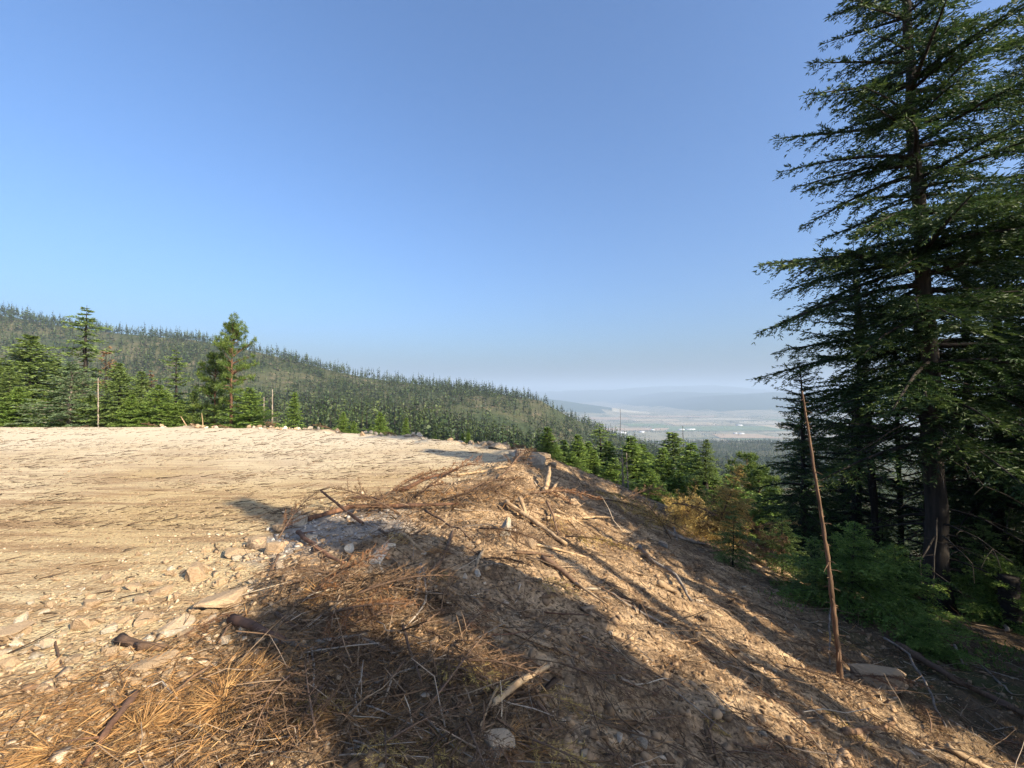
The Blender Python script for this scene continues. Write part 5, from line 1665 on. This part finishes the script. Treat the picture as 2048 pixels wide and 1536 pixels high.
pole((1240, 1000), (1240, 817), 42, .04, 'bark', "thinnest bare spike, seen against the valley", cat="dead tree", stubs=6, stub_len=.25)
pole((382, 858), (362, 832), 26.6, .05, 'pale_wood', "short pale stick leaning left at the pad edge", name="leaning_stick", cat="stick", stubs=1)
pole((409, 858), (404, 826), 26.8, .04, 'pale_wood', "thin upright pale stick at the pad edge left of the pine", name="leaning_stick", cat="stick", stubs=1)
pole((2012, 1262), (2008, 1150), 9.0, .17, 'bark', "short dark stump standing at the right edge", name="stump", cat="stump", top_r=.85, stubs=4)
pole((1863, 1190), (1835, 640), 11.6, .13, 'bark', "dark slender trunk close behind the huge fir trunk", name="dead_tree", cat="dead tree", top_r=.5, stubs=70, stub_len=.9)
pole((1752, 1140), (1718, 560), 12.6, .10, 'bark', "dark slender trunk seen left of the huge trunk", name="dead_tree", cat="dead tree", top_r=.5, stubs=70, stub_len=.9)
pole((1795, 1160), (1790, 700), 14.5, .09, 'bark', "thin dead trunk between the two slender dark trunks", name="dead_tree", cat="dead tree", top_r=.5, stubs=60, stub_len=.9)
pole((1950, 1150), (1935, 500), 13.5, .12, 'bark', "dark bare trunk right of the huge trunk", name="dead_tree", cat="dead tree", top_r=.5, stubs=70, stub_len=1.0)

# lopsided fir: bare stem with a one sided tuft on top
px_, dd_ = (1407 - CX) / FPX * 24, 24
bz_ = gz(px_, dd_) - .2
topz = EYE + (HORIZ - 878) / FPX * 24
tree('fir_b', 'fir_tree', (px_ + .05, dd_, topz - 2.2), 2.2 / 8, "lopsided tree with bare stem and one sided tuft above the golden brush", w=2.1, rz=.4, lean=(0, .05))
ob_ = bpy.data.objects
stem = Acc(); stem.tube(np.array([[0, 0, -(topz - 2.0 - bz_) / (2.2 / 8)], [.1, 0, -2.0], [0, 0, .5]]), np.array([.35, .28, .2]), 7, True, .1)
link("trunk", stem.mesh("trunk", [M['bark']], True), [o for o in COL.objects if o.get("label", "").startswith("lopsided")][0])
# --- ground cover and litter on the forest floor
x = frng.uniform(4.5, 22, 6500); y = frng.uniform(3, 22, 6500)
fl_ = (natural(x, y) > fill_top(x, y) - .425 * sp(poly_sd(x, y, TOP), .28) - .05) & (frng.random(6500) < .75)
x, y = x[fl_], y[fl_]
X, Y, Z = frames(x, y, .35)
stamp_twigs("forest_litter", np.stack([x, y, ground(x, y) + .01 + .05 * frng.random(len(x)) ** 2], -1), X, Y, Z, frng.exponential(.22, len(x)).clip(.05, 1.4), frng.uniform(.004, .016, len(x)), frng.beta(1.5, 1.8, len(x)), M['twig'], "dead twigs littering the forest floor")
gsel = fbm(x * .5, y * .5, 3, 777) > .1
P = np.repeat(np.stack([x, y, ground(x, y)], -1)[gsel], 12, 0) + frng.normal(size=(gsel.sum() * 12, 3)) * np.array([.07, .07, .01])
D = nrm(frng.normal(size=P.shape) * .5 + np.array([0, 0, .8]))
acc = Acc(); acc.kites(P, D, frng.uniform(.04, .13, len(P)), .02, frng.uniform(.2, .9, len(P)))
link("ground_cover", acc.mesh("ground_cover", [M['fir_young']]), kind="stuff", label="low green plants on the forest floor")
# ------------------------------------------------------------------ wildfire haze
hv, hq = box_vf(-30500, 30500, -9500, 30500, -420, 480)
tH = NT("smoke_haze")
pv = tH.n("VolumePrincipled")
pv.inputs["Color"].default_value = (.44, .57, .75, 1)
pv.inputs["Density"].default_value = 1.3e-4
pv.inputs["Anisotropy"].default_value = 0.0
tH.L(pv.outputs[0], tH.out.inputs["Volume"])
hz = link("haze", mesh_data("haze", hv, [hq], [tH.m]), kind="stuff", label="thin bluish smoke haze filling the air")
